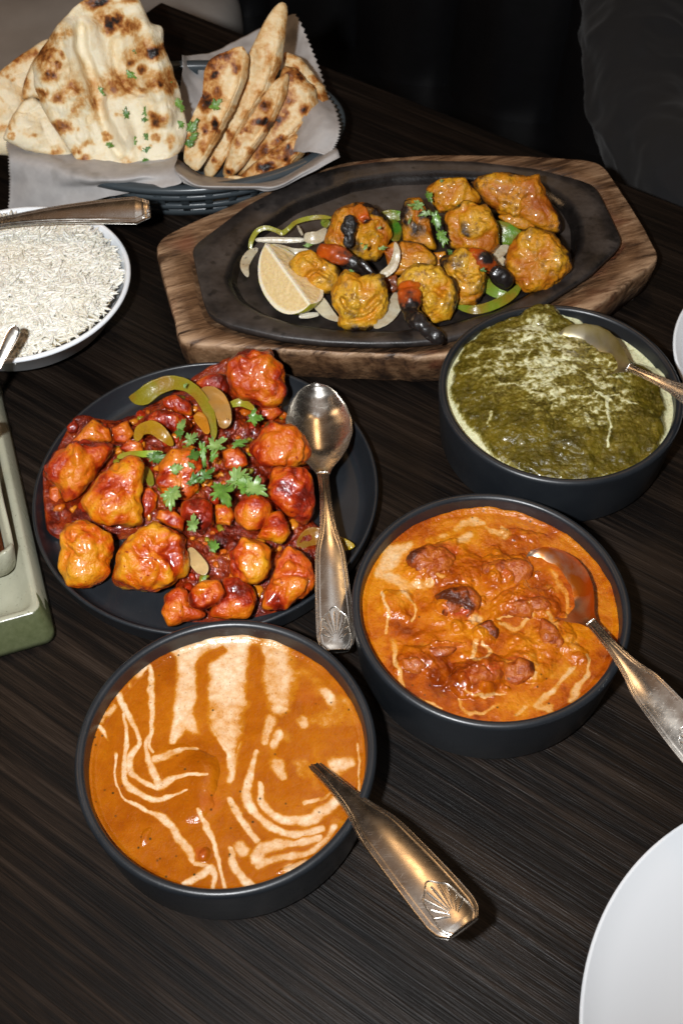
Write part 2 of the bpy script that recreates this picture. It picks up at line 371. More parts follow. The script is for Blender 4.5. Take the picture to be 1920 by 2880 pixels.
def m_fried():
    # object colour: r = 0 red glazed .. 1 yellow batter
    k = M('glazed_batter'); n = k.noise(55, detail=4); n2 = k.noise(170, detail=4); p = k.attr('pit'); hue = k.ocol(0)
    gl = k.rng(k.noise(38, detail=3, dist=0.7), 0.46, 0.62, 0.10, -0.40)
    f = k.math('ADD', k.math('MULTIPLY_ADD', hue, 0.62, 0.16), k.math('ADD', gl, k.math('ADD', k.rng(p, 0.15, 0.7, -0.16, 0.08), k.math('ADD', k.rng(n2, 0.3, 0.7, -0.10, 0.10), k.rng(n, 0.3, 0.7, -0.08, 0.08)))))
    col = k.ramp(f, [(0.0, (0.12, 0.007, 0.002)), (0.2, (0.28, 0.018, 0.003)), (0.38, (0.40, 0.046, 0.003)), (0.56, (0.50, 0.098, 0.003)), (0.78, (0.55, 0.175, 0.004)), (1.0, (0.58, 0.265, 0.008))])
    fl = k.rng(k.noise(330, detail=1), 0.70, 0.74); col = k.mix(k.math('MULTIPLY', fl, 0.8), col, (0.22, 0.008, 0.004))
    h = k.math('ADD', k.noise(300, detail=4, rough=0.6), k.math('ADD', n2, k.math('MULTIPLY', k.noise(620, detail=2), 0.55)))
    return wet(k, col, k.math('ADD', k.rng(gl, -0.34, 0.1, 0.17, 0.36), k.rng(k.noise(90, detail=3), 0.35, 0.7, -0.05, 0.14)), h, 0.65, 0.0014, 0.10, 0.7)
def m_glaze():
    k = M('red_chilli_sauce'); n = k.noise(75, detail=5, rough=0.6); n2 = k.noise(260, detail=3)
    col = k.ramp(k.math('ADD', k.math('MULTIPLY', n, 0.75), k.math('MULTIPLY', n2, 0.25)), [(0.34, (0.030, 0.004, 0.002)), (0.46, (0.13, 0.010, 0.002)), (0.56, (0.24, 0.026, 0.003)), (0.66, (0.34, 0.075, 0.005)), (0.76, (0.20, 0.13, 0.012))])
    h = k.math('ADD', n2, k.noise(520, detail=4))
    return wet(k, col, 0.16, h, 0.55, 0.0022, 0.05, 0.35)
def m_bits():
    k = M('minced_bits'); p = k.attr('pit'); n2 = k.noise(300, detail=3)
    col = k.ramp(p, [(0.0, (0.30, 0.020, 0.003)), (0.35, (0.42, 0.085, 0.004)), (0.6, (0.50, 0.16, 0.008)), (0.8, (0.22, 0.18, 0.012)), (1.0, (0.14, 0.012, 0.003))], 'CONSTANT')
    return wet(k, col, 0.22, n2, 0.4, 0.001, 0.1, 0.4)
def m_pepper():
    k = M('pepper_flesh'); n = k.noise(60); n2 = k.noise(240, detail=3); base = k.ocol()
    col = k.mix(k.rng(n, 0.42, 0.62), base, k.mix(0.55, base, (0.26, 0.10, 0.008)))
    return wet(k, col, k.rng(n2, 0.3, 0.7, 0.2, 0.38), n2, 0.5, 0.001, 0.15, 0.4, (0.004, 0.004, 0.001))
def m_onion():
    k = M('cooked_onion'); n = k.noise(1, k.co((40, 160, 90)), 3); n2 = k.noise(300, detail=2); base = k.ocol()
    col = k.mix(k.rng(n, 0.35, 0.7), base, k.mix(0.6, base, (0.30, 0.19, 0.08)))
    col = k.mix(k.math('MULTIPLY', k.rng(n2, 0.68, 0.72), 0.8), col, (0.04, 0.02, 0.01))
    return wet(k, col, 0.3, n2, 0.25, 0.001, 0.35, 0.3, (0.006, 0.005, 0.003))
def m_tikka():
    # object colour: r = yellow share, g = browning
    k = M('grilled_marinade'); n = k.noise(60, detail=5); n2 = k.noise(190, detail=5, rough=0.6); p = k.attr('pit')
    f = k.math('ADD', k.math('MULTIPLY_ADD', k.ocol(0), 0.7, 0.17), k.math('ADD', k.rng(n, 0.3, 0.7, -0.24, 0.30), k.rng(p, 0.2, 0.8, -0.14, 0.14)))
    col = k.ramp(f, [(0.0, (0.14, 0.028, 0.003)), (0.3, (0.34, 0.080, 0.004)), (0.52, (0.48, 0.16, 0.005)), (0.75, (0.56, 0.24, 0.006)), (1.0, (0.60, 0.33, 0.02))])
    sp = k.rng(k.noise(240, detail=6, rough=0.72), 0.46, 0.60); col = k.mix(k.math('MULTIPLY', sp, k.rng(n, 0.36, 0.66, 0.08, 0.8)), col, (0.14, 0.04, 0.005))
    ch = k.rng(k.math('ADD', k.noise(42, detail=4), k.math('ADD', k.math('MULTIPLY_ADD', k.ocol(1), 0.26, k.rng(k.attr('rim'), 0.75, 1.0, 0, 0.15)), k.rng(p, 0.2, 0.9, -0.1, 0.12))), 0.72, 0.86)
    col = k.mix(ch, col, (0.018, 0.009, 0.006))
    h = k.math('ADD', k.noise(330, detail=4, rough=0.6), n2)
    return wet(k, col, k.rng(n2, 0.3, 0.7, 0.30, 0.5), h, 0.7, 0.0016, 0.08, 0.35)
def m_shell():
    k = M('prawn_shell'); n = k.noise(70, detail=4); al = k.attr('along')
    f = k.math('ADD', al, k.rng(n, 0.3, 0.7, -0.25, 0.25))
    col = k.ramp(k.math('ADD', f, k.math('SUBTRACT', k.ocol(1), 0.5)), [(0.1, (0.42, 0.11, 0.008)), (0.4, (0.46, 0.075, 0.004)), (0.62, (0.25, 0.04, 0.005)), (0.74, (0.012, 0.009, 0.008))])
    return wet(k, col, 0.3, k.noise(300), 0.35, 0.001, 0.15, 0.5)
def m_char():
    k = M('charred_crust'); n = k.noise(150, detail=5, rough=0.65)
    col = k.ramp(n, [(0.4, (0.006, 0.005, 0.005)), (0.62, (0.022, 0.018, 0.016)), (0.75, (0.11, 0.05, 0.02))])
    k.set(Base_Color=col, Roughness=0.38, Normal=k.bump(n, 0.7, 0.002)); return k.m
def m_herb():
    k = M('coriander_leaf'); n = k.noise(160, detail=3); b = k.ocol()
    col = k.mix(k.rng(n, 0.3, 0.7), b, k.mix(0.6, b, (0.02, 0.07, 0.008)))
    k.set(Base_Color=col, Roughness=0.38, Subsurface_Weight=0.15, Subsurface_Radius=(0.001, 0.003, 0.0006), Coat_Weight=0.15, Normal=k.bump(k.noise(500, detail=2), 0.25, 0.0006)); return k.m
def m_naan():
    k = M('tandoor_bread'); n = k.noise(70, detail=5); n2 = k.noise(300, detail=4); t = k.attr('toast'); v = k.noise(24, detail=3)
    f = k.math('ADD', t, k.math('ADD', k.rng(n, 0.3, 0.7, -0.13, 0.15), k.math('ADD', k.rng(v, 0.35, 0.7, -0.08, 0.14), k.math('MULTIPLY', k.rng(n2, 0.3, 0.7, -0.10, 0.12), k.rng(t, 0.0, 0.4, 0.5, 1.6)))))
    col = k.ramp(f, [(0.0, (0.80, 0.72, 0.53)), (0.16, (0.75, 0.60, 0.36)), (0.34, (0.58, 0.32, 0.11)), (0.55, (0.33, 0.115, 0.022)), (0.75, (0.12, 0.035, 0.009)), (0.95, (0.014, 0.009, 0.007))])
    col = k.mix(k.ocol(1), col, k.mix(1.0, col, (0.9, 0.68, 0.42), 'MULTIPLY'))
    h = k.math('ADD', n, k.math('MULTIPLY', n2, 0.4))
    k.set(Base_Color=col, Roughness=k.rng(k.math('ADD', n, k.math('MULTIPLY', t, 0.2)), 0.3, 0.7, 0.6, 0.42), Subsurface_Weight=0.08, Subsurface_Radius=(0.004, 0.0025, 0.0012), Normal=k.bump(h, 0.6, 0.0028), Specular_IOR_Level=0.3); return k.m
def m_rice():
    k = M('basmati'); n = k.noise(40); r = k.attr('shade')
    col = k.mix(k.rng(r, 0, 1), (0.70, 0.67, 0.57), (0.84, 0.83, 0.77)); col = k.mix(k.rng(r, -2, -1, 1, 0), col, (0.40, 0.33, 0.2)); col = k.mix(k.rng(n, 0.55, 0.75, 0, 0.25), col, (0.70, 0.60, 0.42))  # lowest values: underlayer darkened to paint the shade between grains
    k.set(Base_Color=col, Roughness=0.42, Subsurface_Weight=0.3, Subsurface_Radius=(0.003, 0.0025, 0.0018), Normal=k.bump(k.noise(900, detail=1), 0.1, 0.0004)); return k.m
def m_paper():
    k = M('greaseproof_paper'); n = k.noise(90, detail=4); g = k.rng(k.noise(28, detail=3), 0.6, 0.72)
    col = k.mix(k.rng(n, 0.3, 0.7), (0.46, 0.44, 0.43), (0.57, 0.55, 0.535)); col = k.mix(k.math('MULTIPLY', g, 0.5), col, (0.24, 0.225, 0.20))
    k.set(Base_Color=col, Roughness=0.42, Normal=k.bump(k.noise(60, detail=3), 0.25, 0.002), Specular_IOR_Level=0.35)
    tr = k.n.new('ShaderNodeBsdfTranslucent'); k.l.new(col, tr.inputs[0]); mx = k.n.new('ShaderNodeMixShader'); mx.inputs[0].default_value = 0.25
    k.l.new(k.b.outputs[0], mx.inputs[1]); k.l.new(tr.outputs[0], mx.inputs[2]); k.l.new(mx.outputs[0], k.n['Material Output'].inputs[0]); return k.m
def m_plastic():
    k = M('black_plastic'); n = k.noise(300)
    k.set(Base_Color=(0.05, 0.062, 0.07, 1), Roughness=0.28, Normal=k.bump(n, 0.06, 0.0005)); return k.m
def m_curry(name, stops, cream, spk=0.5, rough=(0.12, 0.3), coat=0.6, bmp=0.35, con=1.0):
    k = M(name); n = k.noise(26, detail=4, dist=0.4); n2 = k.noise(150, detail=4); c = k.attr('cream'); rd = k.attr('red')
    nn_ = k.math('MULTIPLY_ADD', k.math('SUBTRACT', k.math('ADD', k.math('MULTIPLY', n, 0.7), k.math('MULTIPLY', n2, 0.3)), 0.5), con, 0.5)
    col = k.ramp(nn_, stops)
    col = k.mix(rd, col, (0.36, 0.040, 0.016))
    cn = k.math('ADD', c, k.math('MULTIPLY', k.rng(k.noise(220, detail=5, rough=0.7), 0.3, 0.7, -0.2, 0.2), k.rng(c, 0.0, 0.25)))
    cc = k.mix(k.rng(k.noise(260, detail=5, rough=0.7), 0.42, 0.68, 0, 0.75), cream, k.mix(0.5, cream, stops[-1][1]))
    halo = k.rng(cn, 0.08, 0.6, 0, 0.85)
    col = k.mix(halo, col, tuple(0.55 * a + 0.45 * b for a, b in zip(stops[-1][1], (0.62, 0.30, 0.02))))
    col = k.mix(k.rng(cn, 0.36, 1.1), col, cc)
    h1 = k.rng(k.voro(170), 0.0, 0.16, 1.6, 0); pres = k.rng(k.noise(45, detail=2), 0.50, 0.56)
    col = k.mix(k.math('MULTIPLY', k.math('MULTIPLY', h1, pres), spk), col, (0.03, 0.022, 0.006))
    dots = k.rng(k.noise(700, detail=1), 0.66, 0.74); col = k.mix(k.math('MULTIPLY', dots, 0.45), col, (0.22, 0.05, 0.006))
    h = k.math('ADD', k.math('MULTIPLY', n2, 0.7), k.math('ADD', k.noise(480, detail=3), k.math('MULTIPLY', c, 0.25)))
    return wet(k, col, k.rng(n, 0.3, 0.7, *rough), h, bmp, 0.001, 0.1, coat * 0.25)
def m_saag():
    k = M('spinach_puree'); n = k.noise(60, detail=5, dist=0.6); n2 = k.noise(240, detail=5, rough=0.65); c = k.attr('cream')
    col = k.ramp(k.math('ADD', k.math('MULTIPLY', n, 0.6), k.math('MULTIPLY', n2, 0.4)), [(0.32, (0.032, 0.025, 0.002)), (0.46, (0.075, 0.056, 0.004)), (0.57, (0.12, 0.088, 0.006)), (0.7, (0.19, 0.13, 0.010))])
    cn = k.math('ADD', c, k.math('ADD', k.rng(n2, 0.3, 0.7, -0.28, 0.28), k.rng(k.noise(480, detail=2), 0.3, 0.7, -0.12, 0.12)))
    col = k.mix(k.rng(cn, 0.15, 0.6, 0, 0.8), col, (0.27, 0.225, 0.05)); col = k.mix(k.rng(cn, 0.5, 0.95), col, (0.62, 0.61, 0.38))
    h = k.math('ADD', n2, k.noise(520, detail=3))
    return wet(k, col, k.rng(n2, 0.3, 0.7, 0.22, 0.42), h, 0.55, 0.0013, 0.05, 0.4)
def m_simple(name, col, rough=0.5, n=120, var=0.25, bs=0.15, **kw):
    k = M(name); f = k.noise(n); c2 = tuple(x * (1 - var) for x in col)
    k.set(Base_Color=k.mix(k.rng(f, 0.3, 0.7), col, c2), Roughness=rough, Normal=k.bump(f, bs, 0.001), **kw); return k.m
def m_flesh():
    k = M('lemon_flesh'); e = k.attr('pith'); n = k.noise(1, k.co((90, 500, 500)), 3); n2 = k.noise(350, detail=2)
    col = k.mix(k.rng(n, 0.3, 0.7), (0.70, 0.51, 0.24), (0.80, 0.63, 0.34)); col = k.mix(k.rng(e, 0.35, 0.65), col, (0.84, 0.77, 0.58))
    col = k.mix(k.math('MULTIPLY', k.rng(n2, 0.72, 0.76), 0.9), col, (0.10, 0.05, 0.02))
    k.set(Base_Color=col, Roughness=0.32, Subsurface_Weight=0.3, Subsurface_Radius=(0.006, 0.004, 0.001), Normal=k.bump(k.math('ADD', n, n2), 0.4, 0.0012)); return k.m
def m_cloth():
    k = M('dark_jacket_cloth'); n = k.noise(12, detail=3); wv = k.noise(900, detail=1)
    k.set(Base_Color=k.mix(k.rng(n, 0.35, 0.65), (0.0028, 0.0034, 0.0052), (0.0042, 0.0041, 0.0044)), Roughness=0.9, Sheen_Weight=0.05, Normal=k.bump(wv, 0.2, 0.001)); return k.m

TABLE = m_table(); STONE = m_ceramic_dark(); CHINA = m_ceramic_white(); CELADON = m_ceramic_green(); BOARD = m_wood_board(); IRON = m_iron(); STEEL = m_steel(); FILMED = m_film('sauce_filmed_steel', (0.62, 0.20, 0.02), 0.30, 0.56); TARNISH_REFLECTION = m_film('tarnish_and_reflection_steel', (0.50, 0.42, 0.22), 0.30, 0.60)  # olive film tint stands for tarnish plus a painted reflection of the spinach
FRIED = m_fried(); GLAZE = m_glaze(); PEPPER = m_pepper(); BITS = m_bits(); ONION = m_onion(); TIKKA = m_tikka(); SHELL = m_shell(); CHAR = m_char(); HERB = m_herb(); NAAN = m_naan(); RICE = m_rice(); PAPER = m_paper(); PLASTIC = m_plastic()
SAAG = m_saag(); FLESH = m_flesh(); CLOTH = m_cloth()
ORANGE = [(0.30, (0.23, 0.048, 0.0012)), (0.5, (0.32, 0.082, 0.0015)), (0.7, (0.39, 0.118, 0.002))]
BUTTER = m_curry('butter_sauce', ORANGE, (0.68, 0.52, 0.35), 1.0)
CURRY = m_curry('tomato_cream_sauce', [(0.24, (0.17, 0.022, 0.001)), (0.42, (0.33, 0.062, 0.0015)), (0.56, (0.42, 0.105, 0.0015)), (0.75, (0.50, 0.165, 0.003))], (0.64, 0.44, 0.24), 0.8, (0.18, 0.36), 1.2, 0.6, 2.0)
RIND = m_simple('lemon_rind', (0.62, 0.58, 0.03), 0.35, 250, 0.3, 0.3)
BROWN = m_simple('tamarind_sauce', (0.07, 0.018, 0.005), 0.12, 90, 0.4, 0.05)
LEATHER = m_simple('black_leather', (0.0035, 0.0035, 0.0045), 0.42, 60, 0.3, 0.2)
GREYCLOTH = m_simple('grey_upholstery', (0.46, 0.42, 0.38), 0.8, 14, 0.2, 0.1)

# ------------------------------------------------------------------ setting: table, seats behind it, a guest
EDG = unit([0.356, -0.256, 0]); NRM = unit([0.256, 0.356, 0])     # along and across the table's back edge
CORNER = P(453, 5, 0)
def table():
    V, F = box_vf(CORNER + EDG * 0.75 - NRM * 0.75 - np.array([0, 0, 0.0175]), [EDG, NRM, [0, 0, 1]], (0.75, 0.75, 0.0175))
    o = mesh('table', V, F, TABLE, smooth=False, origin=(0, 0, 0)); bevel(o, 0.0015, 2)
    return props(o, kind='structure')
table()
def booth():
    # tufted black leather bench back beyond the table
    e = empty('booth_bench', CORNER + EDG * 0.5 + NRM * 0.45 + np.array([0, 0, -0.45]), 'black leather bench with upright padded channels behind the table', 'bench')
    for i in range(-5, 10):
        c = CORNER + EDG * (0.13 + 0.16 * i) + NRM * 0.50
        u = np.linspace(-0.0815, 0.0815, 16); z = np.linspace(-0.35, 0.85, 20); U, Zz = np.meshgrid(u, z)
        b = 0.045 * np.sqrt(np.clip(1 - (U / 0.083) ** 2, 0, 1)) + 0.006 * vnoise(np.stack([U * 20, Zz * 6, 0 * U + i], -1), 3)
        V = (c + U[..., None] * EDG - b[..., None] * NRM + Zz[..., None] * np.array([0, 0, 1.0]) + 0.05 * (Zz[..., None] + 0.35) * NRM).reshape(-1, 3)
        mesh('back_channel', V, grid_faces(20, 16), LEATHER, e)
    V, F = box_vf(CORNER + EDG * 0.5 + NRM * 0.62 + np.array([0, 0, 0.15]), [EDG, NRM, [0, 0, 1]], (2.8, 0.05, 1.0)); mesh('back_panel', V, F, LEATHER, e, smooth=False)
    V, F = box_vf(CORNER + EDG * 0.62 + NRM * 0.31 + np.array([0, 0, -0.42]), [EDG, NRM, [0, 0, 1]], (1.1, 0.24, 0.08))
    bevel(mesh('seat', V, F, LEATHER, e), 0.02)
booth()
def cushion():
    c = CORNER - EDG * 0.62 - NRM * 0.10 + np.array([0, 0, -0.35])
    th = np.linspace(0, 2 * np.pi, 96, endpoint=False); ph = np.linspace(-np.pi / 2, np.pi / 2, 40); T, Ph = np.meshgrid(th, ph)
    f = lambda a, p: np.sign(a) * np.abs(a) ** p
    X = 0.40 * f(np.cos(Ph), .35) * f(np.cos(T), .35); Y = 0.6 * f(np.cos(Ph), .35) * f(np.sin(T), .35); Zc = 0.10 * f(np.sin(Ph), .5)
    V = (c + X[..., None] * EDG + Y[..., None] * NRM + Zc[..., None] * np.array([0, 0, 1])).reshape(-1, 3)
    V[:, 2] += 0.012 * fbm(V * 7, 3, 5)
    props(mesh('seat_cushion', V, grid_faces(40, 96, True), GREYCLOTH), 'pale grey upholstered seat cushion out of focus behind the naan', 'seat')
cushion()
def guest():
    # one continuous body: trunk, upper arm, forearm and thigh of a seated guest in a dark jacket
    sk = bpy.data.meshes.new('person')
    pts = [Pd(2330, 700, 1.42), Pd(2300, 250, 1.36), Pd(2230, -330, 1.36), Pd(1890, -330, 1.30), Pd(1795, 60, 1.22), Pd(1815, 395, 1.13), Pd(1990, 560, 1.04), Pd(2160, 640, 0.98),
           Pd(2000, 980, 1.30), Pd(2230, -700, 1.40)]
    ed = [(0, 1), (1, 2), (2, 3), (3, 4), (4, 5), (5, 6), (6, 7), (0, 8), (2, 9)]
    rad = [0.15, 0.15, 0.13, 0.075, 0.063, 0.056, 0.045, 0.036, 0.09, 0.06]
    sk.from_pydata([tuple(p) for p in pts], ed, []); o = bpy.data.objects.new('person', sk); COL.objects.link(o)
    m = o.modifiers.new('s', 'SKIN'); sv = sk.skin_vertices[0].data
    for v, r in zip(sv, rad): v.radius = (r, r)
    sv[0].use_root = True
    s = o.modifiers.new('d', 'SUBSURF'); s.levels = 5; s.render_levels = 5
    dg = bpy.context.evaluated_depsgraph_get(); ev = o.evaluated_get(dg); me = ev.to_mesh(); n = len(me.vertices)
    V = np.zeros(n * 3); me.vertices.foreach_get('co', V); V = V.reshape(-1, 3); N = np.zeros(n * 3); me.vertices.foreach_get('normal', N); N = N.reshape(-1, 3)
    F = [tuple(p.vertices) for p in me.polygons]; ev.to_mesh_clear(); bpy.data.objects.remove(o)
    q = np.stack([V[:, 0] * 7 + V[:, 1] * 4, V[:, 1] * 6, V[:, 2] * 26], -1); q = q + 1.2 * fbm(V * 9, 2, 4)[:, None]
    wr = 1 - 2 * np.abs(vnoise(q, 8)); wr2 = fbm(V * 22, 3, 12)
    V = V + N * (0.006 * wr + 0.006 * wr2)[:, None]
    F4 = np.array([f if len(f) == 4 else (*f, f[-1]) for f in F]) if all(len(f) == 4 for f in F) else F
    props(mesh('person', V, F4, CLOTH), 'person in a dark creased jacket sitting behind the table, arm at its edge', 'person')
guest()

# ------------------------------------------------------------------ bowls, plates
BOWLS = {'A': np.array([-0.0634, 0.2749, 0]), 'B': np.array([0.0845, 0.3625, 0]), 'C': np.array([0.145, 0.5267, 0])}
def bowl(c, label):
    prof = [(0, 0.002), (0.060, 0.002), (0.064, 0.0)] + arc(0.0695, 0.007, 0.007, -90, -12, 7) + [(0.0785, 0.030), (0.0796, 0.044)] + arc(0.0772, 0.0475, 0.0026, -5, 180, 12)
    prof += [(0.0738, 0.040), (0.0722, 0.022)] + arc(0.062, 0.018, 0.010, 0, -90, 7)[0:] + [(0.03, 0.0075), (0, 0.0075)]
    o = lathe('serving_bowl', prof, c, STONE, n=160); return props(o, label, 'bowl', 'black curry bowls')
bowl(BOWLS['A'], 'round black stoneware bowl nearest the camera, filled with butter sauce and cream swirls')
bowl(BOWLS['B'], 'round black stoneware bowl of red tomato curry with chunks of meat')
bowl(BOWLS['C'], 'round black stoneware bowl of green spinach curry')
PC = np.array([-0.0875, 0.4733, 0])
prof = [(0, 0.001), (0.088, 0.001), (0.092, 0)] + arc(0.1005, 0.010, 0.010, -80, -15, 6) + [(0.1115, 0.019)] + arc(0.1103, 0.0198, 0.0014, -20, 180, 7) + [(0.1055, 0.0115)] + arc(0.0985, 0.0125, 0.0065, -20, -90, 6) + [(0.06, 0.0058), (0, 0.0058)]
props(lathe('round_plate', prof, PC, STONE, n=160), 'round black coupe plate holding glazed fried pieces', 'plate')
k = (0.625 - 0.02) / (0.637 - 0.02)
def white_plate(c, R, label):
    pr = [(0, 0.002), (R * 0.55, 0.002), (R * 0.58, 0.0), (R * 0.62, 0.003), (R * 0.85, 0.012), (R - 0.001, 0.0185)] + arc(R - 0.0012, 0.0197, 0.0013, -30, 150, 6) + [(R * 0.90, 0.0168), (R * 0.74, 0.0095), (R * 0.6, 0.0065), (R * 0.3, 0.005), (0, 0.005)]
    props(lathe('dinner_plate', pr, c, CHINA, n=160), label, 'plate', 'white dinner plates')
white_plate(np.array([0.2478 * k, 0.1247 * k, 0]), 0.1374 * k, 'large empty white plate cut off by the bottom right corner')
white_plate(P(2290, 1010, 0.02) * np.array([1, 1, 0]), 0.098, 'white plate just showing at the right edge beside the green curry')

# ------------------------------------------------------------------ spoons
BW = [(0, 0.0), (0.012, 0.065), (0.04, 0.115), (0.09, 0.165), (0.15, 0.193), (0.21, 0.190), (0.27, 0.155), (0.32, 0.102), (0.355, 0.056), (0.385, 0.036)]
def spoon(T, E, up, label, name='serving_spoon', shell=True, group='shell handled serving spoons', wide=1.12, roundend=False, hw=1.0, bm=None):
    T = np.asarray(T, float); E = np.asarray(E, float); L = np.linalg.norm(E - T); X = (E - T) / L
    Zu = unit(np.asarray(up, float) - np.dot(up, X) * X); Y = np.cross(Zu, X)
    hx = [0, .1, .2, .3, .37, .45, .55, .7, .85, 1.0]; hz = [.004, 0, 0, .004, .014, .033, .046, .048, .036, .016]
    h = lambda x: np.interp(x, np.linspace(0, 1, 60), np.convolve(np.pad(np.interp(np.linspace(0, 1, 60), hx, hz), 3, mode='edge'), np.ones(7) / 7, 'valid'))
    W = lambda p: p[:, 0:1] * X + p[:, 1:2] * Y + p[:, 2:3] * Zu
    e = empty(name, T + X * L * 0.5 - Zu * 0.004, label, 'spoon', group)
    # bowl of the spoon
    bx = np.concatenate([np.linspace(0, .04, 10)[:-1], np.linspace(.04, .385, 42)]); bw = np.interp(bx, *zip(*BW)) * wide
    bw = np.convolve(np.pad(bw, 1, mode='edge'), [.2, .6, .2], 'valid'); bw[0] = 0.012
    s = np.linspace(-1, 1, 29); S, Bx = np.meshgrid(s, bx); Bw = bw[:, None]
    dep = 0.052 * np.clip(Bw / 0.193, 0, 1) ** 1.3
    def surf(off):
        z = h(Bx) - dep * (1 - S ** 2) ** 0.9 - off * (0.3 + 0.7 * (1 - S ** 4))
        return W(np.stack([Bx, S * Bw / 2, z], -1).reshape(-1, 3) * L) + T
    nr, nc = Bx.shape
    V = np.vstack([surf(0), surf(0.0085)]); n0 = nr * nc
    F = np.vstack([grid_faces(nr, nc, flip=True), grid_faces(nr, nc, off=n0)])
    side = []
    loop = [i * nc for i in range(nr)] + [(nr - 1) * nc + j for j in range(1, nc)] + [i * nc + nc - 1 for i in range(nr - 2, -1, -1)] + [j for j in range(nc - 2, 0, -1)]
    for a, b in zip(loop, loop[1:] + loop[:1]): side.append((a, b, b + n0, a + n0))
    mesh('spoon_bowl', V, np.vstack([F, np.array(side)]), bm or STEEL, e)
    # handle
    if shell: HW = [(.375, .037), (.42, .033), (.5, .036), (.58, .046), (.63, .060), (.67, .082), (.70, .090), (.8, .101), (.9, .109), (.955, .110), (.98, .100), (1.0, .066)]
    elif roundend: HW = [(.375, .037), (.45, .033), (.6, .046), (.8, .072), (.93, .088), (.975, .076), (1.0, .03)]
    else: HW = [(.375, .037), (.42, .034), (.55, .044), (.7, .066), (.9, .098), (.955, .105), (.985, .075), (1.0, .062)]
    HW = [(a_, b_ * (1 + (hw - 1) * min(1, max(0, (a_ - .4) / .2)))) for a_, b_ in HW]
    x = np.concatenate([np.linspace(.375, .94, 60), np.linspace(.942, 1, 24)]); wd = np.interp(x, *zip(*HW))
    if shell or roundend:
        wd = np.convolve(np.pad(wd, 2, mode='edge'), np.ones(5) / 5, 'valid')
    s = np.linspace(-1, 1, 41); S, Hx = np.meshgrid(s, x); Wd = wd[:, None]
    edge = (1 - np.abs(S)) * Wd / 2                                   # distance from the rim
    if shell: rel = 0.0022 * np.exp(-((edge - 0.0035) / 0.0022) ** 2) + 0.0016 * np.exp(-((edge - 0.0105) / 0.0022) ** 2)
    elif roundend: rel = -0.003 * np.exp(-((edge - 0.006) / 0.003) ** 2)
    else:
        rel = 0.0030 * np.exp(-((edge - 0.003) / 0.0024) ** 2) + 0.0022 * np.exp(-((edge - 0.0105) / 0.0022) ** 2)
        rel = rel + 0.0024 * np.exp(-(((1 - Hx) - 0.016) / 0.004) ** 2)
    zt = h(Hx) + 0.010 * (1 - S ** 2) * np.clip(Wd / 0.11, 0.25, 1) + rel
    zb = h(Hx) - 0.0085 - 0.006 * (1 - S ** 2)
    V = np.vstack([W(np.stack([Hx, S * Wd / 2, z], -1).reshape(-1, 3) * L) + T for z in (zt, zb)]); nr, nc = Hx.shape; n0 = nr * nc
    F = np.vstack([grid_faces(nr, nc, flip=True), grid_faces(nr, nc, off=n0)])
    loop = [i * nc for i in range(nr)] + [(nr - 1) * nc + j for j in range(1, nc)] + [i * nc + nc - 1 for i in range(nr - 2, -1, -1)] + [j for j in range(nc - 2, 0, -1)]
    side = np.array([(a, b, b + n0, a + n0) for a, b in zip(loop, loop[1:] + loop[:1])])
    hd = mesh('handle', V, np.vstack([F, side]), STEEL, e)
    if shell:
        # scallop shell relief: ribs fanning from the tip, each a raised drop, inside a lobed rim
        top = lambda a, b: np.interp(a, [0, 1], [0, 1]) * 0 + h(np.array([a]))[0] + 0.010 * (1 - (2 * b / np.interp(a, *zip(*HW))) ** 2)
        hub = (0.975, 0.0); parts = []
        def ridge(p, w_, hgt):
            p = catmull([(a, b, 0) for a, b in p], 14); tn = np.gradient(p, axis=0); tn /= np.linalg.norm(tn, axis=1)[:, None]
            sd = np.stack([-tn[:, 1], tn[:, 0], 0 * tn[:, 0]], -1); ww = interp(w_, 14); out = []
            for q in np.linspace(0, np.pi, 7):
                o = p + sd * (ww * math.cos(q))[:, None]; o[:, 2] = [top(a, b) for a, b in o[:, :2]] + np.sin(q) * hgt - 0.0006
                out.append(o)
            V = np.stack(out, 1).reshape(-1, 3); parts.append((V, grid_faces(14, 7)))
        for i, a in enumerate(np.linspace(-68, 68, 9)):
            t = math.radians(a); r = 0.088 if abs(a) < 40 else 0.072
            d = (-math.cos(t), math.sin(t) * 0.62)
            ridge([(hub[0] + d[0] * r * f, hub[1] + d[1] * r * f) for f in (0.25, 0.5, 0.75, 1.0)], [0.0010, 0.0020, 0.0034, 0.0028], 0.0042)
        rim = []
        for a in np.linspace(-105, 105, 64):
            t = math.radians(a); r = 0.100 * (1 - 0.22 * (abs(a) / 105) ** 2) + 0.0035 * math.cos(math.radians(a) * 18 / 136 * 61)
            rim.append((hub[0] - math.cos(t) * r, hub[1] + math.sin(t) * r * 0.52))
        for i in range(0, 63, 7): ridge(rim[i:i + 8], [0.0020, 0.0022, 0.0020], 0.0036)
        V, F = join_arrays(parts)
        mesh('shell_relief', W(V * L) + T, F, STEEL, hd)
    return e
upz = np.array([0, 0, 1.0])
spoon(P(888, 1078, 0.036), P(946, 1838, 0.024), (0.06, -0.10, 1), 'steel spoon lying on the black plate of fried pieces, bowl up')
spoon(np.array([-0.068, 0.338, 0.012]), P(1303, 2622, 0.060), (0.10, 0.06, 1), 'spoon standing in the butter sauce bowl, broad handle over the front table', hw=1.22)
spoon(P(*Z10([(850, 335)])[0], 0.041), P(*Z10([(1700, 1330)])[0], 0.062), (-0.42, -0.25, 1), 'spoon in the red curry bowl, handle running off the right edge', hw=1.2, bm=FILMED)
spoon(P(*Z11([(800, 262)])[0], 0.050), P(*Z11([(2040, 850)])[0], 0.072), (-0.30, -0.75, 1), 'spoon leaning in the green curry bowl, tarnished spoon bowl showing', bm=TARNISH_REFLECTION)
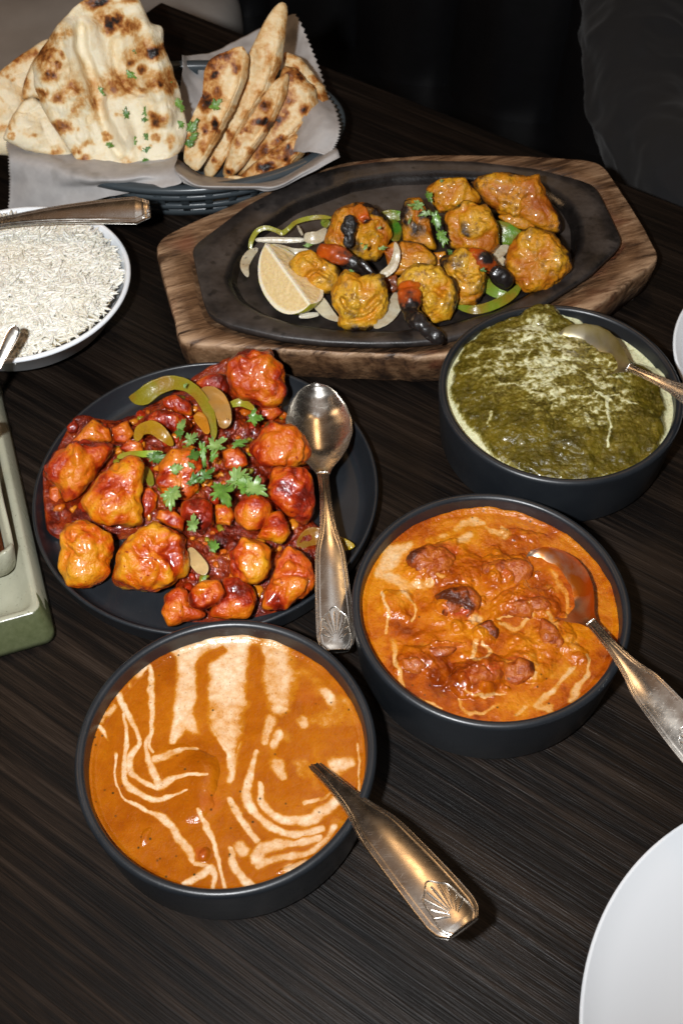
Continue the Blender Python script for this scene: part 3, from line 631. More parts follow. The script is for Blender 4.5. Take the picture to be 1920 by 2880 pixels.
# rice spoon: only its long angular handle is in view
spoon(P(-420, 700, 0.050), P(424, 596, 0.066), (0.0, -0.25, 1), 'steel spoon with an angular handle end lying across the rice dish', shell=False, group='rice and sauce spoons')
spoon(P(-130, 1300, 0.03), P(50, 918, 0.085), (0.25, -0.35, 1), 'narrow round ended spoon handle rising over the left edge of the rice dish', shell=False, roundend=True, group='rice and sauce spoons')

# ------------------------------------------------------------------ curries
def bumps_field(q, bl, pw=0.7):
    out = np.zeros(len(q))
    for x, y, rx, ry, ang, h in bl:
        a = math.radians(ang); dx, dy = q[:, 0] - x, q[:, 1] - y
        u = (dx * math.cos(a) + dy * math.sin(a)) / rx; v = (-dx * math.sin(a) + dy * math.cos(a)) / ry
        out = np.maximum(out, h * np.clip(1 - np.minimum(u * u + v * v, 1), 0, 1) ** pw)
    return out
def pool(name, c, R, z, nr, nt, fn, mat, label, cat):
    rr = np.linspace(0, 1, nr) ** 0.75 * R; th = np.linspace(0, 2 * np.pi, nt, endpoint=False); Rr, T = np.meshgrid(rr, th, indexing='ij')
    V = np.stack([c[0] + Rr * np.cos(T), c[1] + Rr * np.sin(T), np.full_like(Rr, z)], -1).reshape(-1, 3)
    dz, at = fn(V, (Rr / R).ravel()); V[:, 2] += dz
    edge = V[-nt:].copy(); ea = np.arctan2(edge[:, 1] - c[1], edge[:, 0] - c[0]); sm = np.clip(fbm(np.stack([np.cos(ea) * 4, np.sin(ea) * 4, 0 * ea], -1), 4, 91) + .15, 0, 1) * 0.0032 * (.4 + .6 * np.sin(ea / 2 + .8) ** 2)
    edge[:, :2] = c[:2] + (edge[:, :2] - c[:2]) * (1 + .009 + 1.2 * sm[:, None]); edge[:, 2] += sm; V[-nt:] = edge
    # underside closes the volume
    n0 = nr * nt; low = V[-nt:].copy(); low[:, 2] = z - 0.012; low[:, :2] = c[:2] + (low[:, :2] - c[:2]) * 0.97
    V = np.vstack([V, low]); F = np.vstack([grid_faces(nr, nt, True), np.stack([np.arange(n0 - nt, n0), np.roll(np.arange(n0 - nt, n0), -1), np.roll(np.arange(n0, n0 + nt), -1), np.arange(n0, n0 + nt)], -1)])
    at = {k_: np.concatenate([v, v[-nt:]]) for k_, v in at.items()}
    return props(mesh(name, V, F, mat, attrs=at, origin=(c[0], c[1], z)), label, cat)
def toZ(V, x0, y0, s): q = proj(V); return (q - np.array([x0, y0])) * s
def f_butter(V, rho):
    q = toZ(V, 200, 1720, 1.782)
    wq = q + 9 * np.stack([fbm(V * 180, 3, 1), fbm(V * 180, 3, 2)], -1) + 14 * np.stack([fbm(V * 60, 2, 5), fbm(V * 60, 2, 6)], -1)
    S = [([(300, 380), (430, 215), (560, 175), (660, 160), (760, 165), (860, 170)], [14, 26, 40, 46, 40, 30]),
         ([(590, 200), (585, 300), (575, 400), (555, 500), (540, 570), (515, 640)], [120, 110, 100, 92, 60, 26]),
         ([(560, 520), (620, 560), (690, 590), (740, 650), (790, 720), (805, 790)], [60, 70, 40, 30, 24, 30], 0.9),
         ([(800, 180), (785, 290), (775, 380)], [210, 200, 180]), ([(775, 380), (770, 500), (780, 600), (800, 690), (810, 800)], [160, 130, 100, 46, 30], 0.72),
         ([(1010, 190), (1030, 280), (1045, 380), (1050, 480)], [110, 120, 110, 70], 0.8), ([(1000, 550), (970, 640)], [50, 30], 0.7), ([(1045, 600), (1020, 660)], 30, 0.7), ([(1155, 545), (1165, 580)], 30, 0.6), ([(1275, 400), (1300, 440)], 36, 0.6),
         ([(395, 290), (405, 400), (400, 500), (405, 590), (375, 655), (385, 720), (410, 780), (445, 870), (500, 845), (580, 815), (690, 825)], [16, 26, 22, 18, 18, 20, 26, 34, 22, 12, 10]),
         ([(430, 740), (500, 715), (570, 690), (640, 690)], [30, 30, 18, 10], 0.75), ([(400, 600), (395, 660), (415, 700)], 14, 0.9),
         ([(245, 430), (290, 520), (335, 620), (340, 660), (305, 720), (305, 790), (360, 850), (430, 885)], [28, 22, 18, 14, 20, 24, 18, 14]),
         ([(262, 510), (278, 640), (276, 750), (285, 850), (335, 910), (420, 945), (500, 930), (580, 908)], [12, 14, 20, 22, 24, 24, 16, 8]),
         ([(135, 585), (185, 625), (225, 710), (228, 830), (262, 925), (310, 970), (400, 1012), (475, 1050), (540, 1130), (590, 1200), (605, 1245)], [16, 14, 10, 9, 10, 14, 18, 30, 32, 30, 22]),
         ([(640, 1010), (680, 1080), (720, 1170), (738, 1250), (770, 1390)], [14, 24, 16, 16, 12]),
         ([(560, 1370), (630, 1335), (690, 1285), (718, 1330), (715, 1395)], [14, 28, 34, 20, 16]), ([(620, 1260), (670, 1270), (690, 1290)], [16, 20, 18], .7),
         ([(795, 1185), (815, 1270), (850, 1325), (910, 1375)], [20, 30, 32, 34]), ([(800, 930), (835, 1010), (880, 1075), (935, 1145)], [20, 22, 26, 24], .85),
         ([(930, 700), (895, 830), (878, 930), (930, 1015), (1010, 1090), (1110, 1120), (1250, 1085)], [14, 26, 38, 30, 26, 22, 24], .95),
         ([(945, 860), (958, 950), (1020, 1025), (1110, 1055), (1210, 1040), (1310, 960), (1370, 900)], [20, 26, 36, 36, 36, 40, 24], .95),
         ([(1170, 965), (1250, 945), (1300, 900)], 14, .6), ([(820, 790), (800, 830)], 36), ([(860, 660), (835, 740), (815, 800)], 24, .8),
         ([(845, 1180), (860, 1200)], 50, .9), ([(930, 1240), (960, 1190), (1040, 1175), (1100, 1165)], [50, 46, 40, 30], .9), ([(1110, 1170), (1200, 1140), (1240, 1130)], [24, 26, 20]),
         ([(940, 1270), (1040, 1240), (1160, 1215), (1260, 1150), (1320, 1080)], [30, 26, 24, 24, 26], .75), ([(1080, 1300), (1180, 1260)], 40, .7),
         ([(1330, 780), (1400, 755)], [60, 40], .9), ([(1030, 770), (1060, 830)], [50, 30], .75), ([(1440, 660), (1450, 800), (1430, 930)], [8, 10, 8], .7), ([(150, 560), (220, 470)], 18, .6)]
    cr = strokes_field(wq, [(p[0], [1.45 * x for x in p[1]] if hasattr(p[1], '__len__') else 1.45 * p[1], *p[2:]) for p in S]); cr *= 0.92 + 0.55 * fbm(V * 170, 5, 21, .62)
    DK = [([(335, 370), (340, 480), (365, 600)], [100, 105, 60]), ([(490, 255), (482, 400), (468, 520), (450, 650), (440, 700)], [120, 115, 105, 80, 40]), ([(760, 185), (680, 240), (660, 320), (655, 450), (660, 560), (720, 650), (770, 720)], [60, 85, 80, 76, 80, 60, 30]),
          ([(920, 195), (915, 350), (925, 500), (900, 640), (850, 780), (830, 900)], [95, 105, 120, 100, 80, 60]), ([(190, 560), (220, 680)], 60)]
    cr *= 1 - 0.97 * strokes_field(wq, [(p[0], [.8 * x for x in p[1]] if hasattr(p[1], '__len__') else .8 * p[1]) for p in DK])
    cr += 0.35 * sstep(0.1, 0.5, fbm(V * 50, 3, 33)) * sstep(760, 1000, q[:, 0]) * (1 - sstep(1000, 1400, q[:, 1]))
    b = bumps_field(q + 60 * np.stack([fbm(V * 50, 3, 81), fbm(V * 50, 3, 82)], -1), [(600, 850, 165, 185, 20, 0.0045), (650, 1215, 40, 40, 0, 0.0022), (370, 1130, 40, 20, -30, 0.0012), (1080, 1280, 50, 20, 0, 0.0012)])
    b = b * np.where((np.abs(q[:, 0] - 600) < 200) & (np.abs(q[:, 1] - 850) < 220), 0.25 + 0.75 * sstep(480, 740, q[:, 0]), 1)
    dz = b + 0.0005 * fbm(V * 90, 3, 3) + 0.0012 * sstep(0.955, 1.0, rho)
    return dz, {'cream': np.clip(cr, 0, 1.1), 'red': np.clip(0.25 * bumps_field(q, [(700, 960, 60, 60, 0, 1), (650, 1215, 40, 40, 0, 1.6), (1200, 420, 90, 60, 0, .6)]), 0, 1)}
pool('butter_curry', BOWLS['A'], 0.0733, 0.0382, 200, 560, f_butter, BUTTER, 'smooth orange butter curry streaked with white cream in the nearest bowl', 'curry')
def f_tomato(V, rho):
    q = toZ(V, 980, 1350, 1.668)
    wq = q + 16 * np.stack([fbm(V * 160, 3, 1), fbm(V * 160, 3, 2)], -1) + 18 * np.stack([fbm(V * 60, 2, 5), fbm(V * 60, 2, 6)], -1)
    S = [([(170, 400), (200, 350), (270, 310)], [60, 80, 40]), ([(150, 430), (230, 480), (300, 500), (380, 490)], [50, 60, 46, 30], .85), ([(230, 500), (280, 560), (310, 620), (290, 670)], [30, 14, 14, 10], .9),
         ([(160, 540), (180, 620), (175, 730)], [12, 14, 12], .9), ([(490, 220), (560, 205), (630, 200)], [30, 36, 24]), ([(640, 220), (690, 260), (740, 250), (720, 230)], [14, 20, 30, 16], .9), ([(520, 280), (560, 265)], 36, .7), ([(360, 290), (450, 260)], 22, .6),
         ([(200, 760), (230, 850), (250, 960), (330, 1030), (430, 1080)], [30, 24, 16, 14, 14], .65), ([(480, 585), (540, 600), (560, 590)], [30, 30, 22], 1), ([(570, 670), (610, 650)], 30, .7), ([(590, 770), (580, 860), (660, 830), (620, 780)], [20, 24, 18, 14], .7),
         ([(690, 640), (760, 640), (830, 600)], 8, .8), ([(700, 670), (790, 700), (850, 650)], [20, 26, 20], .6), ([(920, 640), (960, 680), (970, 720)], [20, 40, 24], .75), ([(1040, 760), (1060, 790)], 50, .6),
         ([(1110, 830), (1135, 880), (1110, 950), (1060, 1000), (1040, 1030)], [16, 14, 18, 40, 40], .9), ([(1040, 890), (1000, 940), (930, 1000), (890, 1050)], [26, 26, 30, 40], .9), ([(880, 1060), (940, 1080)], [40, 40], .85), ([(830, 1070), (790, 1100)], 24, .7),
         ([(510, 1040), (560, 1090), (640, 1080), (720, 1050)], [12, 16, 16, 10], .6), ([(540, 1000), (640, 1010), (740, 1000)], [8, 9, 8], .8), ([(940, 420), (990, 500), (1020, 570), (1010, 700)], [14, 20, 18, 16], .5), ([(860, 920), (850, 980)], 16, .5), ([(410, 430), (440, 460)], 20, .6)]
    cr = strokes_field(wq, [(p[0], [1.15 * x for x in p[1]] if hasattr(p[1], '__len__') else 1.15 * p[1], *p[2:]) for p in S]) * (0.85 + 0.6 * fbm(V * 130, 4, 21)) + 0.30 * sstep(0.15, 0.5, fbm(V * 65, 3, 31)) * sstep(0, 0.2, 1 - rho)
    B = [(390, 400, 120, 80, -15, 0.0055), (730, 420, 125, 75, 5, 0.006), (510, 580, 115, 85, -10, 0.006), (820, 590, 140, 55, -10, 0.006), (640, 930, 190, 70, -12, 0.0065), (800, 850, 140, 80, -35, 0.0045), (640, 710, 70, 60, 0, 0.0045),
         (330, 860, 110, 60, 20, 0.0035), (430, 800, 90, 30, -10, 0.004), (960, 740, 60, 120, 20, 0.004), (240, 600, 50, 50, 0, 0.0025), (530, 430, 90, 90, 0, 0.0035), (820, 260, 90, 40, 20, 0.002), (1040, 800, 60, 40, 20, 0.003)]
    b = bumps_field(q + 75 * np.stack([fbm(V * 75, 4, 41), fbm(V * 75, 4, 42)], -1), [(x, y, 1.2 * rx, 1.25 * ry, an, h) for x, y, rx, ry, an, h in B], 0.8)
    b = b + 0.0035 * sstep(.95, .5, rho) * np.clip(fbm(V * 55, 3, 45) + .1, 0, 1)
    lum = sstep(0, 0.004, b)
    dz = b * (1 + 0.35 * fbm(V * 170, 3, 51)) + 0.0005 * fbm(V * 90, 3, 3) + 0.0007 * fbm(V * 330, 3, 33) * (.3 + .7 * lum) + 0.0012 * lum * (billow(V * 190, 3, 7) - .3) + 0.0012 * sstep(0.955, 1.0, rho)
    red = bumps_field(q, [(430, 350, 90, 50, -15, .9), (770, 440, 70, 50, -20, .8), (520, 630, 110, 40, 5, .9), (770, 870, 70, 40, -35, 1.0), (640, 930, 120, 40, -10, .8), (460, 800, 80, 20, -10, .7), (830, 590, 120, 30, -10, .4)])
    return dz, {'cream': np.clip(cr, 0, 1.1), 'red': np.clip(red * (0.65 + 0.9 * fbm(V * 140, 3, 61)), 0, 0.9)}
CURRYCHUNK = m_curry('coated_meat', [(0.36, (0.07, 0.012, 0.002)), (0.45, (0.25, 0.042, 0.002)), (0.54, (0.37, 0.090, 0.005)), (0.62, (0.28, 0.046, 0.003)), (0.74, (0.36, 0.085, 0.005))], (0.64, 0.44, 0.24), 0.6, (0.38, 0.52), 0.3, 1.0, 1.6)
pool('tomato_curry', BOWLS['B'], 0.0735, 0.0392, 190, 520, f_tomato, CURRY, 'chunky red orange curry with cream streaks in the middle bowl', 'curry')
for pl, lab in (([(290, 340), (370, 310), (460, 320), (510, 370), (480, 430), (400, 470), (320, 440), (270, 390)], 'pinkish chunk at the back left of the red curry'), ([(610, 400), (700, 365), (800, 365), (865, 400), (855, 450), (820, 505), (720, 495), (640, 460)], 'pale red chunk at the back of the red curry beside the spoon'),
                ([(400, 540), (480, 500), (570, 490), (615, 550), (600, 640), (520, 665), (430, 630)], 'chunk with a white cream cap in the middle of the red curry'), ([(680, 600), (760, 560), (900, 548), (965, 590), (900, 625), (860, 655), (760, 640)], 'long folded chunk left of the spoon in the red curry'),
                ([(450, 920), (560, 880), (690, 860), (735, 900), (710, 965), (640, 992), (530, 972)], 'largest red strip at the front of the red curry'), ([(720, 880), (800, 830), (865, 850), (865, 920), (790, 965), (720, 950)], 'bright red chunk right of the front strip in the red curry'),
                ([(350, 790), (430, 775), (515, 785), (470, 825), (400, 845)], 'thin orange sliver at the left of the red curry'), ([(600, 680), (660, 655), (705, 700), (690, 760), (630, 772)], 'small dark browned bit at the centre of the red curry'), ([(900, 640), (970, 680), (1010, 760), (990, 835), (920, 800), (890, 720)], 'chunk below the spoon neck in the red curry'), ([(250, 840), (320, 825), (375, 870), (330, 915), (260, 895)], 'small glossy bit at the lower left of the red curry')):
    props(lump('meat_chunk', Z10(pl), .0405, CURRYCHUNK, thick=.55, bump=(.26, 70), fine=(.10, 260), mid=(.10, 130), n=(80, 36), square=.8), lab, 'meat chunk', 'chunks in the red curry')
def f_saag(V, rho):
    q = toZ(V, 1200, 820, 2.178)
    r = BOWLS['C']; dx, dy = V[:, 0] - r[0], V[:, 1] - r[1]
    wq = q + 26 * np.stack([fbm(V * 140, 3, 1), fbm(V * 140, 3, 2)], -1)
    S = [([(480, 540), (520, 480), (540, 350), (700, 350), (860, 330)], [20, 26, 20, 24, 24], .55), ([(330, 420), (300, 440), (260, 450)], [40, 60, 40], .8), ([(700, 260), (720, 300)], 50, .6), ([(1010, 700), (1060, 740), (1090, 830), (1090, 920), (1085, 1010)], [16, 26, 22, 18, 22]), ([(1060, 740), (1110, 710), (1150, 700)], 20, .8), ([(1190, 740), (1270, 770)], 14, .9),
         ([(960, 640), (1040, 600), (1130, 560), (1220, 630)], [30, 34, 26, 18], .6), ([(840, 830), (930, 790), (1010, 770)], 16, .6), ([(380, 800), (375, 880)], 18, .7), ([(200, 560), (300, 540), (380, 500)], [30, 24, 14], .6)]
    cr = strokes_field(wq, S) * 0.95
    vein = 1 - np.abs(fbm(np.stack([V[:, 0] * 60, V[:, 1] * 110, V[:, 2] * 60], -1) + 0.8 * fbm(V * 60, 3, 7)[:, None], 3, 71)) * 4.0
    mask = np.clip(bumps_field(q, [(720, 560, 560, 330, 18, 1.0), (700, 300, 260, 140, 0, .8), (1000, 700, 300, 250, 0, 1.0)]), 0, 1)
    cr = np.maximum(cr, np.clip(vein, 0, 1) * mask * 0.62 + 0.6 * mask * sstep(-0.05, 0.55, fbm(V * np.array([60, 110, 60]), 5, 77, .65)) + 0.34 * mask * (.75 + .8 * fbm(V * 160, 4, 79, .6)))
    # the puree is heaped: a creamy moat shows round it at the left, front left and right
    ang = np.arctan2(dy, dx); hr = 1.03 + 0.035 * fbm(np.stack([np.cos(ang) * 3, np.sin(ang) * 3, 0 * ang], -1), 3, 9)
    da = lambda c: np.abs((ang - c + np.pi) % (2 * np.pi) - np.pi)
    hr = hr - 0.115 * np.exp(-(da(-2.75) / 0.62) ** 2) - 0.09 * np.exp(-(da(-0.15) / 0.42) ** 2) - 0.42 * np.exp(-(da(0.80) / 0.42) ** 2)
    inn = 1 - sstep(hr - 0.05, hr + 0.01, rho + 0.025 * fbm(V * 150, 3, 15))
    cr = np.maximum(cr * inn, (1 - inn) * 1.0)
    mound = 0.015 * np.sqrt(np.clip(1 - (rho / (hr + .12)) ** 2, 0, 1)) * (0.6 + 0.4 * inn)
    dz = mound + inn * (0.0020 * fbm(V * 60, 3, 3) + 0.0014 * (billow(V * 130, 3, 5) - .3) + 0.0007 * fbm(V * 420, 3, 6)) + bumps_field(q, [(690, 215, 130, 70, 0, 0.006), (620, 330, 160, 60, 0, 0.003), (560, 880, 200, 120, 10, .003), (950, 960, 170, 110, 0, .003), (1120, 480, 160, 80, 30, .004)]) * 1.0
    dz = dz - 0.010 * inn * 0 + 0.001 * sstep(0.965, 1.0, rho)
    return dz, {'cream': np.clip(cr, 0, 1.1), 'red': 0 * rho}
pool('spinach_curry', BOWLS['C'], 0.0738, 0.0385, 190, 520, f_saag, SAAG, 'heaped dark green spinach curry veined with cream in the far bowl', 'curry')

# ------------------------------------------------------------------ black plate: glazed fried pieces
def leaf_mesh(name, c3, size, ang, nn, mat, color, parent=None, lobes=5, curl=0.35, seed=0, narrow=1.0):
    """one lobed coriander leaf lying across the direction nn"""
    e1, e2, nn = frame(nn); a = math.radians(ang); ex = e1 * math.cos(a) + e2 * math.sin(a); ey = -e1 * math.sin(a) + e2 * math.cos(a)
    nt, nr = 108, 7; th = np.linspace(0, 2 * np.pi, nt, endpoint=False)
    tw = (th + np.pi) % (2 * np.pi) - np.pi                      # 0 = tip, +-pi = stalk
    j = vnoise(np.stack([np.cos(th) * 2.2, np.sin(th) * 2.2, 0 * th + seed * 1.7], -1), seed)
    fan = np.abs(np.cos(2.5 * tw + 0.6 * j)) ** 0.5
    r = (0.30 + 0.42 * fan + 0.26 * (np.abs(np.sin(7.5 * tw + seed)) - .4) + 0.30 * j) * (0.42 + 0.58 * np.cos(tw / 2.2) ** 1.5)
    r = np.clip(r, 0.08, 1.2)
    rr = np.linspace(0, 1, nr)[:, None]
    X = r * np.cos(th) * rr * size; Y = r * np.sin(th) * rr * size * narrow
    H = curl * (Y ** 2) / size * 0.9 - curl * 0.5 * X ** 2 / size + 0.10 * size * vnoise(np.stack([X / size * 3, Y / size * 3, 0 * X + seed * 7], -1), seed + 3) * rr
    top = c3 + X[..., None] * ex + Y[..., None] * ey + H[..., None] * nn
    bot = top - nn * 0.00025
    V = np.vstack([top.reshape(-1, 3), bot.reshape(-1, 3)]); n0 = nt * nr
    F = np.vstack([grid_faces(nr, nt, True), grid_faces(nr, nt, True, True, n0)])
    j = np.arange(nt); a0 = (nr - 1) * nt + j; b0 = (nr - 1) * nt + (j + 1) % nt
    F = np.vstack([F, np.stack([a0, a0 + n0, b0 + n0, b0], -1)])
    return mesh(name, V, F, mat, parent, color=color)
# sauce that the pieces lie in: a glossy lumpy heap
SAUCE = Z7([(108, 930), (170, 850), (260, 690), (340, 560), (560, 530), (700, 500), (820, 420), (1000, 330), (1160, 250), (1350, 190)]) + Z8([(300, 120), (470, 420), (640, 640), (705, 1000), (700, 1280), (800, 1340), (985, 1440), (850, 1500), (720, 1560), (690, 1760), (560, 1860), (320, 1900)]) + Z7([(1230, 1900), (1010, 1900), (960, 1770), (1060, 1640), (1080, 1420), (880, 1290), (600, 1330), (300, 1340), (130, 1330), (110, 1120)])
def heap():
    q = np.array([P(u, v, 0.012)[:2] for u, v in SAUCE]); c = centroid(q); nt, nr = 220, 90
    th, r = radial(q, nt, 2, c); rr = (np.linspace(0, 1, nr) ** 0.8)[:, None]
    X = c[0] + r * np.cos(th) * rr; Y = c[1] + r * np.sin(th) * rr; base = np.stack([X, Y, 0 * X], -1).reshape(-1, 3)
    rho = np.repeat(rr, nt, 1).ravel(); d = np.hypot(base[:, 0] - PC[0], base[:, 1] - PC[1]); floor = 0.0062 + 0.012 * sstep(0.095, 0.112, d)
    prof = np.sqrt(np.clip(1 - rho ** 2, 0, 1))
    Zz = floor + prof ** 0.8 * (0.014 + 0.009 * billow(base * 75, 3, 3) + 0.004 * fbm(base * 200, 3, 8) + 0.0025 * fbm(base * 450, 2, 9)) - 0.0006
    V = base.copy(); V[:, 2] = Zz
    return props(mesh('chilli_sauce', V, grid_faces(nr, nt, True), GLAZE, origin=(c[0], c[1], 0.006)), 'dark red sticky sauce pooled under the fried pieces on the black plate', 'sauce'), base, Zz, rho
SA, _b, _z, _rho = heap()
# minced garlic, chilli and pepper bits sitting in the sauce
def bits():
    rg = np.random.default_rng(12); idx = rg.choice(np.flatnonzero(_rho < .93), 230, replace=False); parts = []; hue = []
    for i in idx:
        r = rg.uniform(.0014, .0042); th = np.linspace(0, 2 * np.pi, 14, endpoint=False); ph = np.linspace(-np.pi / 2, np.pi / 2, 8)
        T, Ph = np.meshgrid(th, ph); q = np.stack([np.cos(Ph) * np.cos(T), np.cos(Ph) * np.sin(T) * rg.uniform(.5, 1), np.sin(Ph) * rg.uniform(.4, .8)], -1).reshape(-1, 3)
        q = q * (1 + .35 * vnoise(q * 1.6 + i, int(i) % 97))[:, None] * r; a_ = rg.random() * 6.3
        R_ = np.array([[math.cos(a_), -math.sin(a_), 0], [math.sin(a_), math.cos(a_), 0], [0, 0, 1]]); q = q @ R_.T
        parts.append((q + np.array([_b[i, 0], _b[i, 1], _z[i] + r * .25]), grid_faces(8, 14, True))); hue += [rg.random()] * len(q)
    V, F = join_arrays(parts); props(mesh('sauce_bits', V, F, BITS, SA, {'pit': np.array(hue)}), kind='stuff')
bits()
Y_, O_, R_ = 0.95, 0.62, 0.38
FP = [  # outline, height, hue, label
 (Z7([(110, 860), (200, 760), (330, 700), (480, 690), (590, 720), (560, 800), (480, 890), (420, 980), (330, 1080), (260, 1100), (230, 1010), (140, 960)]), .030, .50, 'long orange red piece at the left rim of the black plate', .8),
 (Z7([(480, 930), (560, 860), (700, 800), (765, 830), (770, 950), (790, 1265), (700, 1275), (560, 1250), (430, 1210), (350, 1120), (390, 1060), (450, 990)]), .036, .86, 'broad flat yellow orange piece left of the coriander', .62),
 (Z7([(260, 1260), (380, 1230), (470, 1290), (580, 1330), (590, 1440), (540, 1520), (560, 1580), (490, 1650), (380, 1685), (280, 1660), (230, 1540), (250, 1430), (240, 1340)]), .026, .84, 'yellow piece at the lower left rim of the black plate', .75),
 (Z7([(640, 1380), (780, 1270), (850, 1230), (960, 1260), (1080, 1350), (1095, 1470), (1080, 1620), (1000, 1685), (850, 1725), (680, 1705), (585, 1640), (610, 1540), (590, 1460)]), .031, 1.0, 'largest bright yellow piece at the front of the heap', .8),
 (Z7([(940, 1760), (1040, 1690), (1100, 1720), (1120, 1830), (1230, 1860), (1220, 1910), (1100, 1935), (960, 1972), (920, 1870)]), .022, .46, 'red orange piece half hidden behind the nearest bowl', .8),
 (Z7([(1090, 1740), (1200, 1650), (1300, 1650), (1360, 1730), (1310, 1810), (1200, 1850), (1110, 1820)]), .036, .42, 'small knobbly red piece above the nearest bowl rim', .8),
 (Z7([(1340, 1640), (1450, 1615), (1540, 1700), (1570, 1800), (1500, 1895), (1350, 1905), (1240, 1895), (1280, 1810), (1350, 1740)]), .026, .40, 'folded deep red piece at the bottom of the heap', .75),
 (Z7([(350, 630), (450, 540), (560, 600), (570, 690), (420, 705), (300, 700)]), .026, .52, 'small orange piece at the back left of the heap', .8),
 (Z7([(580, 600), (680, 555), (725, 640), (680, 705), (600, 690)]), .026, .42, 'round reddish piece behind the long orange piece', .9),
 (Z7([(620, 740), (700, 670), (785, 700), (795, 760), (680, 775)]), .028, .62, 'small orange piece beside the green pepper sliver', .9),
 (Z7([(265, 590), (320, 540), (352, 590), (330, 635), (280, 635)]), .022, .25, 'small dark brown nub at the far left of the heap', .9),
 (Z7([(920, 400), (1010, 360), (1110, 430), (1125, 510), (1020, 490), (940, 450)]), .030, .55, 'orange piece under the arched pepper strip', .8),
 (Z7([(790, 540), (900, 480), (1050, 500), (1130, 580), (1060, 650), (900, 610)]), .026, .25, 'dark red piece below the arched pepper strip', .8),
 (Z7([(920, 860), (1000, 760), (1120, 740), (1200, 850), (1170, 980), (1100, 1080), (960, 1060), (890, 980)]), .034, .50, 'orange red piece under the middle coriander leaves', .7),
 (Z7([(1050, 1110), (1150, 1070), (1260, 1120), (1285, 1250), (1200, 1345), (1120, 1300), (1050, 1200)]), .032, .68, 'rounded orange piece below the coriander', .8),
 (Z7([(900, 1160), (1000, 1155), (1075, 1230), (1065, 1310), (950, 1270), (885, 1220)]), .030, .5, 'small glossy orange piece behind the largest yellow one', .9),
 (Z7([(1290, 1130), (1380, 1125), (1425, 1200), (1395, 1275), (1295, 1255)]), .032, .68, 'little curled orange piece at the middle of the heap', .9),
 (Z7([(785, 1010), (840, 1000), (890, 1060), (880, 1150), (810, 1220), (780, 1150)]), .024, .7, 'small yellow bead beside the broad flat piece', .8),
 (Z8([(90, 130), (160, 70), (290, 45), (400, 80), (450, 170), (470, 270), (510, 330), (470, 430), (380, 470), (270, 450), (160, 400), (100, 330), (80, 230)]), .040, .50, 'tall red orange piece standing at the back of the heap', .8),
 (Z8([(260, 720), (330, 680), (320, 620), (400, 550), (520, 590), (640, 660), (700, 760), (660, 850), (540, 880), (420, 880), (330, 850), (270, 790)]), .037, .48, 'knobbly red orange piece touching the spoon bowl', .75),
 (Z8([(400, 920), (520, 870), (640, 880), (700, 980), (712, 1120), (690, 1230), (640, 1300), (540, 1250), (450, 1180), (390, 1080), (410, 990)]), .037, .40, 'deep red piece beside the spoon neck', .75),
 (Z8([(140, 1180), (210, 1080), (310, 1060), (400, 1130), (410, 1240), (330, 1325), (230, 1340), (160, 1270)]), .038, .60, 'round orange ball right of the heap centre', .9),
 (Z8([(350, 1300), (380, 1220), (470, 1200), (530, 1260), (550, 1350), (480, 1420), (380, 1410), (290, 1385)]), .032, .80, 'yellow nub between the orange ball and the spoon handle', .9),
 (Z8([(110, 1480), (200, 1370), (330, 1400), (420, 1460), (410, 1580), (380, 1670), (290, 1720), (190, 1690), (110, 1590)]), .034, .86, 'smooth yellow orange ball at the lower right of the heap', .85),
 (Z8([(440, 1530), (530, 1420), (620, 1480), (710, 1560), (722, 1660), (690, 1780), (560, 1830), (510, 1900), (420, 1910), (330, 1885), (350, 1760), (420, 1640)]), .030, .62, 'big angular orange piece left of the spoon handle', .75),
 (Z8([(60, 770), (150, 735), (230, 800), (255, 870), (170, 910), (80, 890)]), .036, .62, 'orange piece behind the coriander sprig', .8),
 (Z7([(1150, 290), (1220, 235), (1330, 220), (1390, 310), (1350, 390), (1220, 350)]), .026, .22, 'brown glazed piece behind the onion slice', .8),
 (Z8([(330, 470), (420, 430), (500, 500), (420, 560), (330, 560)]), .022, .3, 'dark glazed scrap below the tall red piece', .8),
 (Z7([(150, 1010), (210, 990), (230, 1090), (180, 1150), (140, 1100)]), .014, .30, 'sauce dark scrap at the left rim', .8),
]
for pl, z, hue, lab, tk in FP:
    props(lump('fried_piece', pl, z, FRIED, thick=tk, bump=(0.27, 52), fine=(0.045, 300), mid=(0.075, 125), square=0.72, color=(hue, 0, 0)), lab, 'fried piece', 'glazed fried pieces on the black plate')
OLIVE = (0.30, 0.25, 0.015); LIME = (0.20, 0.30, 0.02)
props(strip('pepper_strip', Z7([(690, 385), (780, 385), (880, 320), (1010, 285), (1130, 330), (1215, 430), (1265, 560), (1280, 680)]), [16, 46, 48, 36, 32, 30, 24, 14], [.028, .032, .037, .040, .040, .038, .034, .030], PEPPER, color=(0.20, 0.165, 0.010), flat=0.14, noise=(.16, 80)), 'arched olive green pepper strip at the back of the fried pieces', 'pepper', 'pepper pieces')
props(strip('pepper_chunk', Z7([(740, 690), (780, 610), (860, 600), (940, 660), (1000, 720)]), [14, 32, 38, 32, 12], [.030, .037, .040, .038, .032], PEPPER, color=(0.30, 0.16, 0.008), flat=.2, noise=(.18, 90)), 'glossy yellow green pepper chunk left of the arched strip', 'pepper', 'pepper pieces')
props(strip('pepper_strip', Z7([(610, 800), (700, 780), (820, 775), (930, 765)]), [12, 18, 18, 10], [.032, .034, .036, .036], PEPPER, color=LIME), 'thin green pepper sliver above the broad yellow piece', 'pepper', 'pepper pieces')
props(strip('pepper_chunk', Z8([(590, 1450), (660, 1390), (730, 1370), (820, 1400)]), [20, 48, 50, 34], .016, PEPPER, color=(0.20, 0.09, 0.008), flat=.16, noise=(.10, 90)), 'olive pepper chunk lying under the spoon handle', 'pepper', 'pepper pieces')
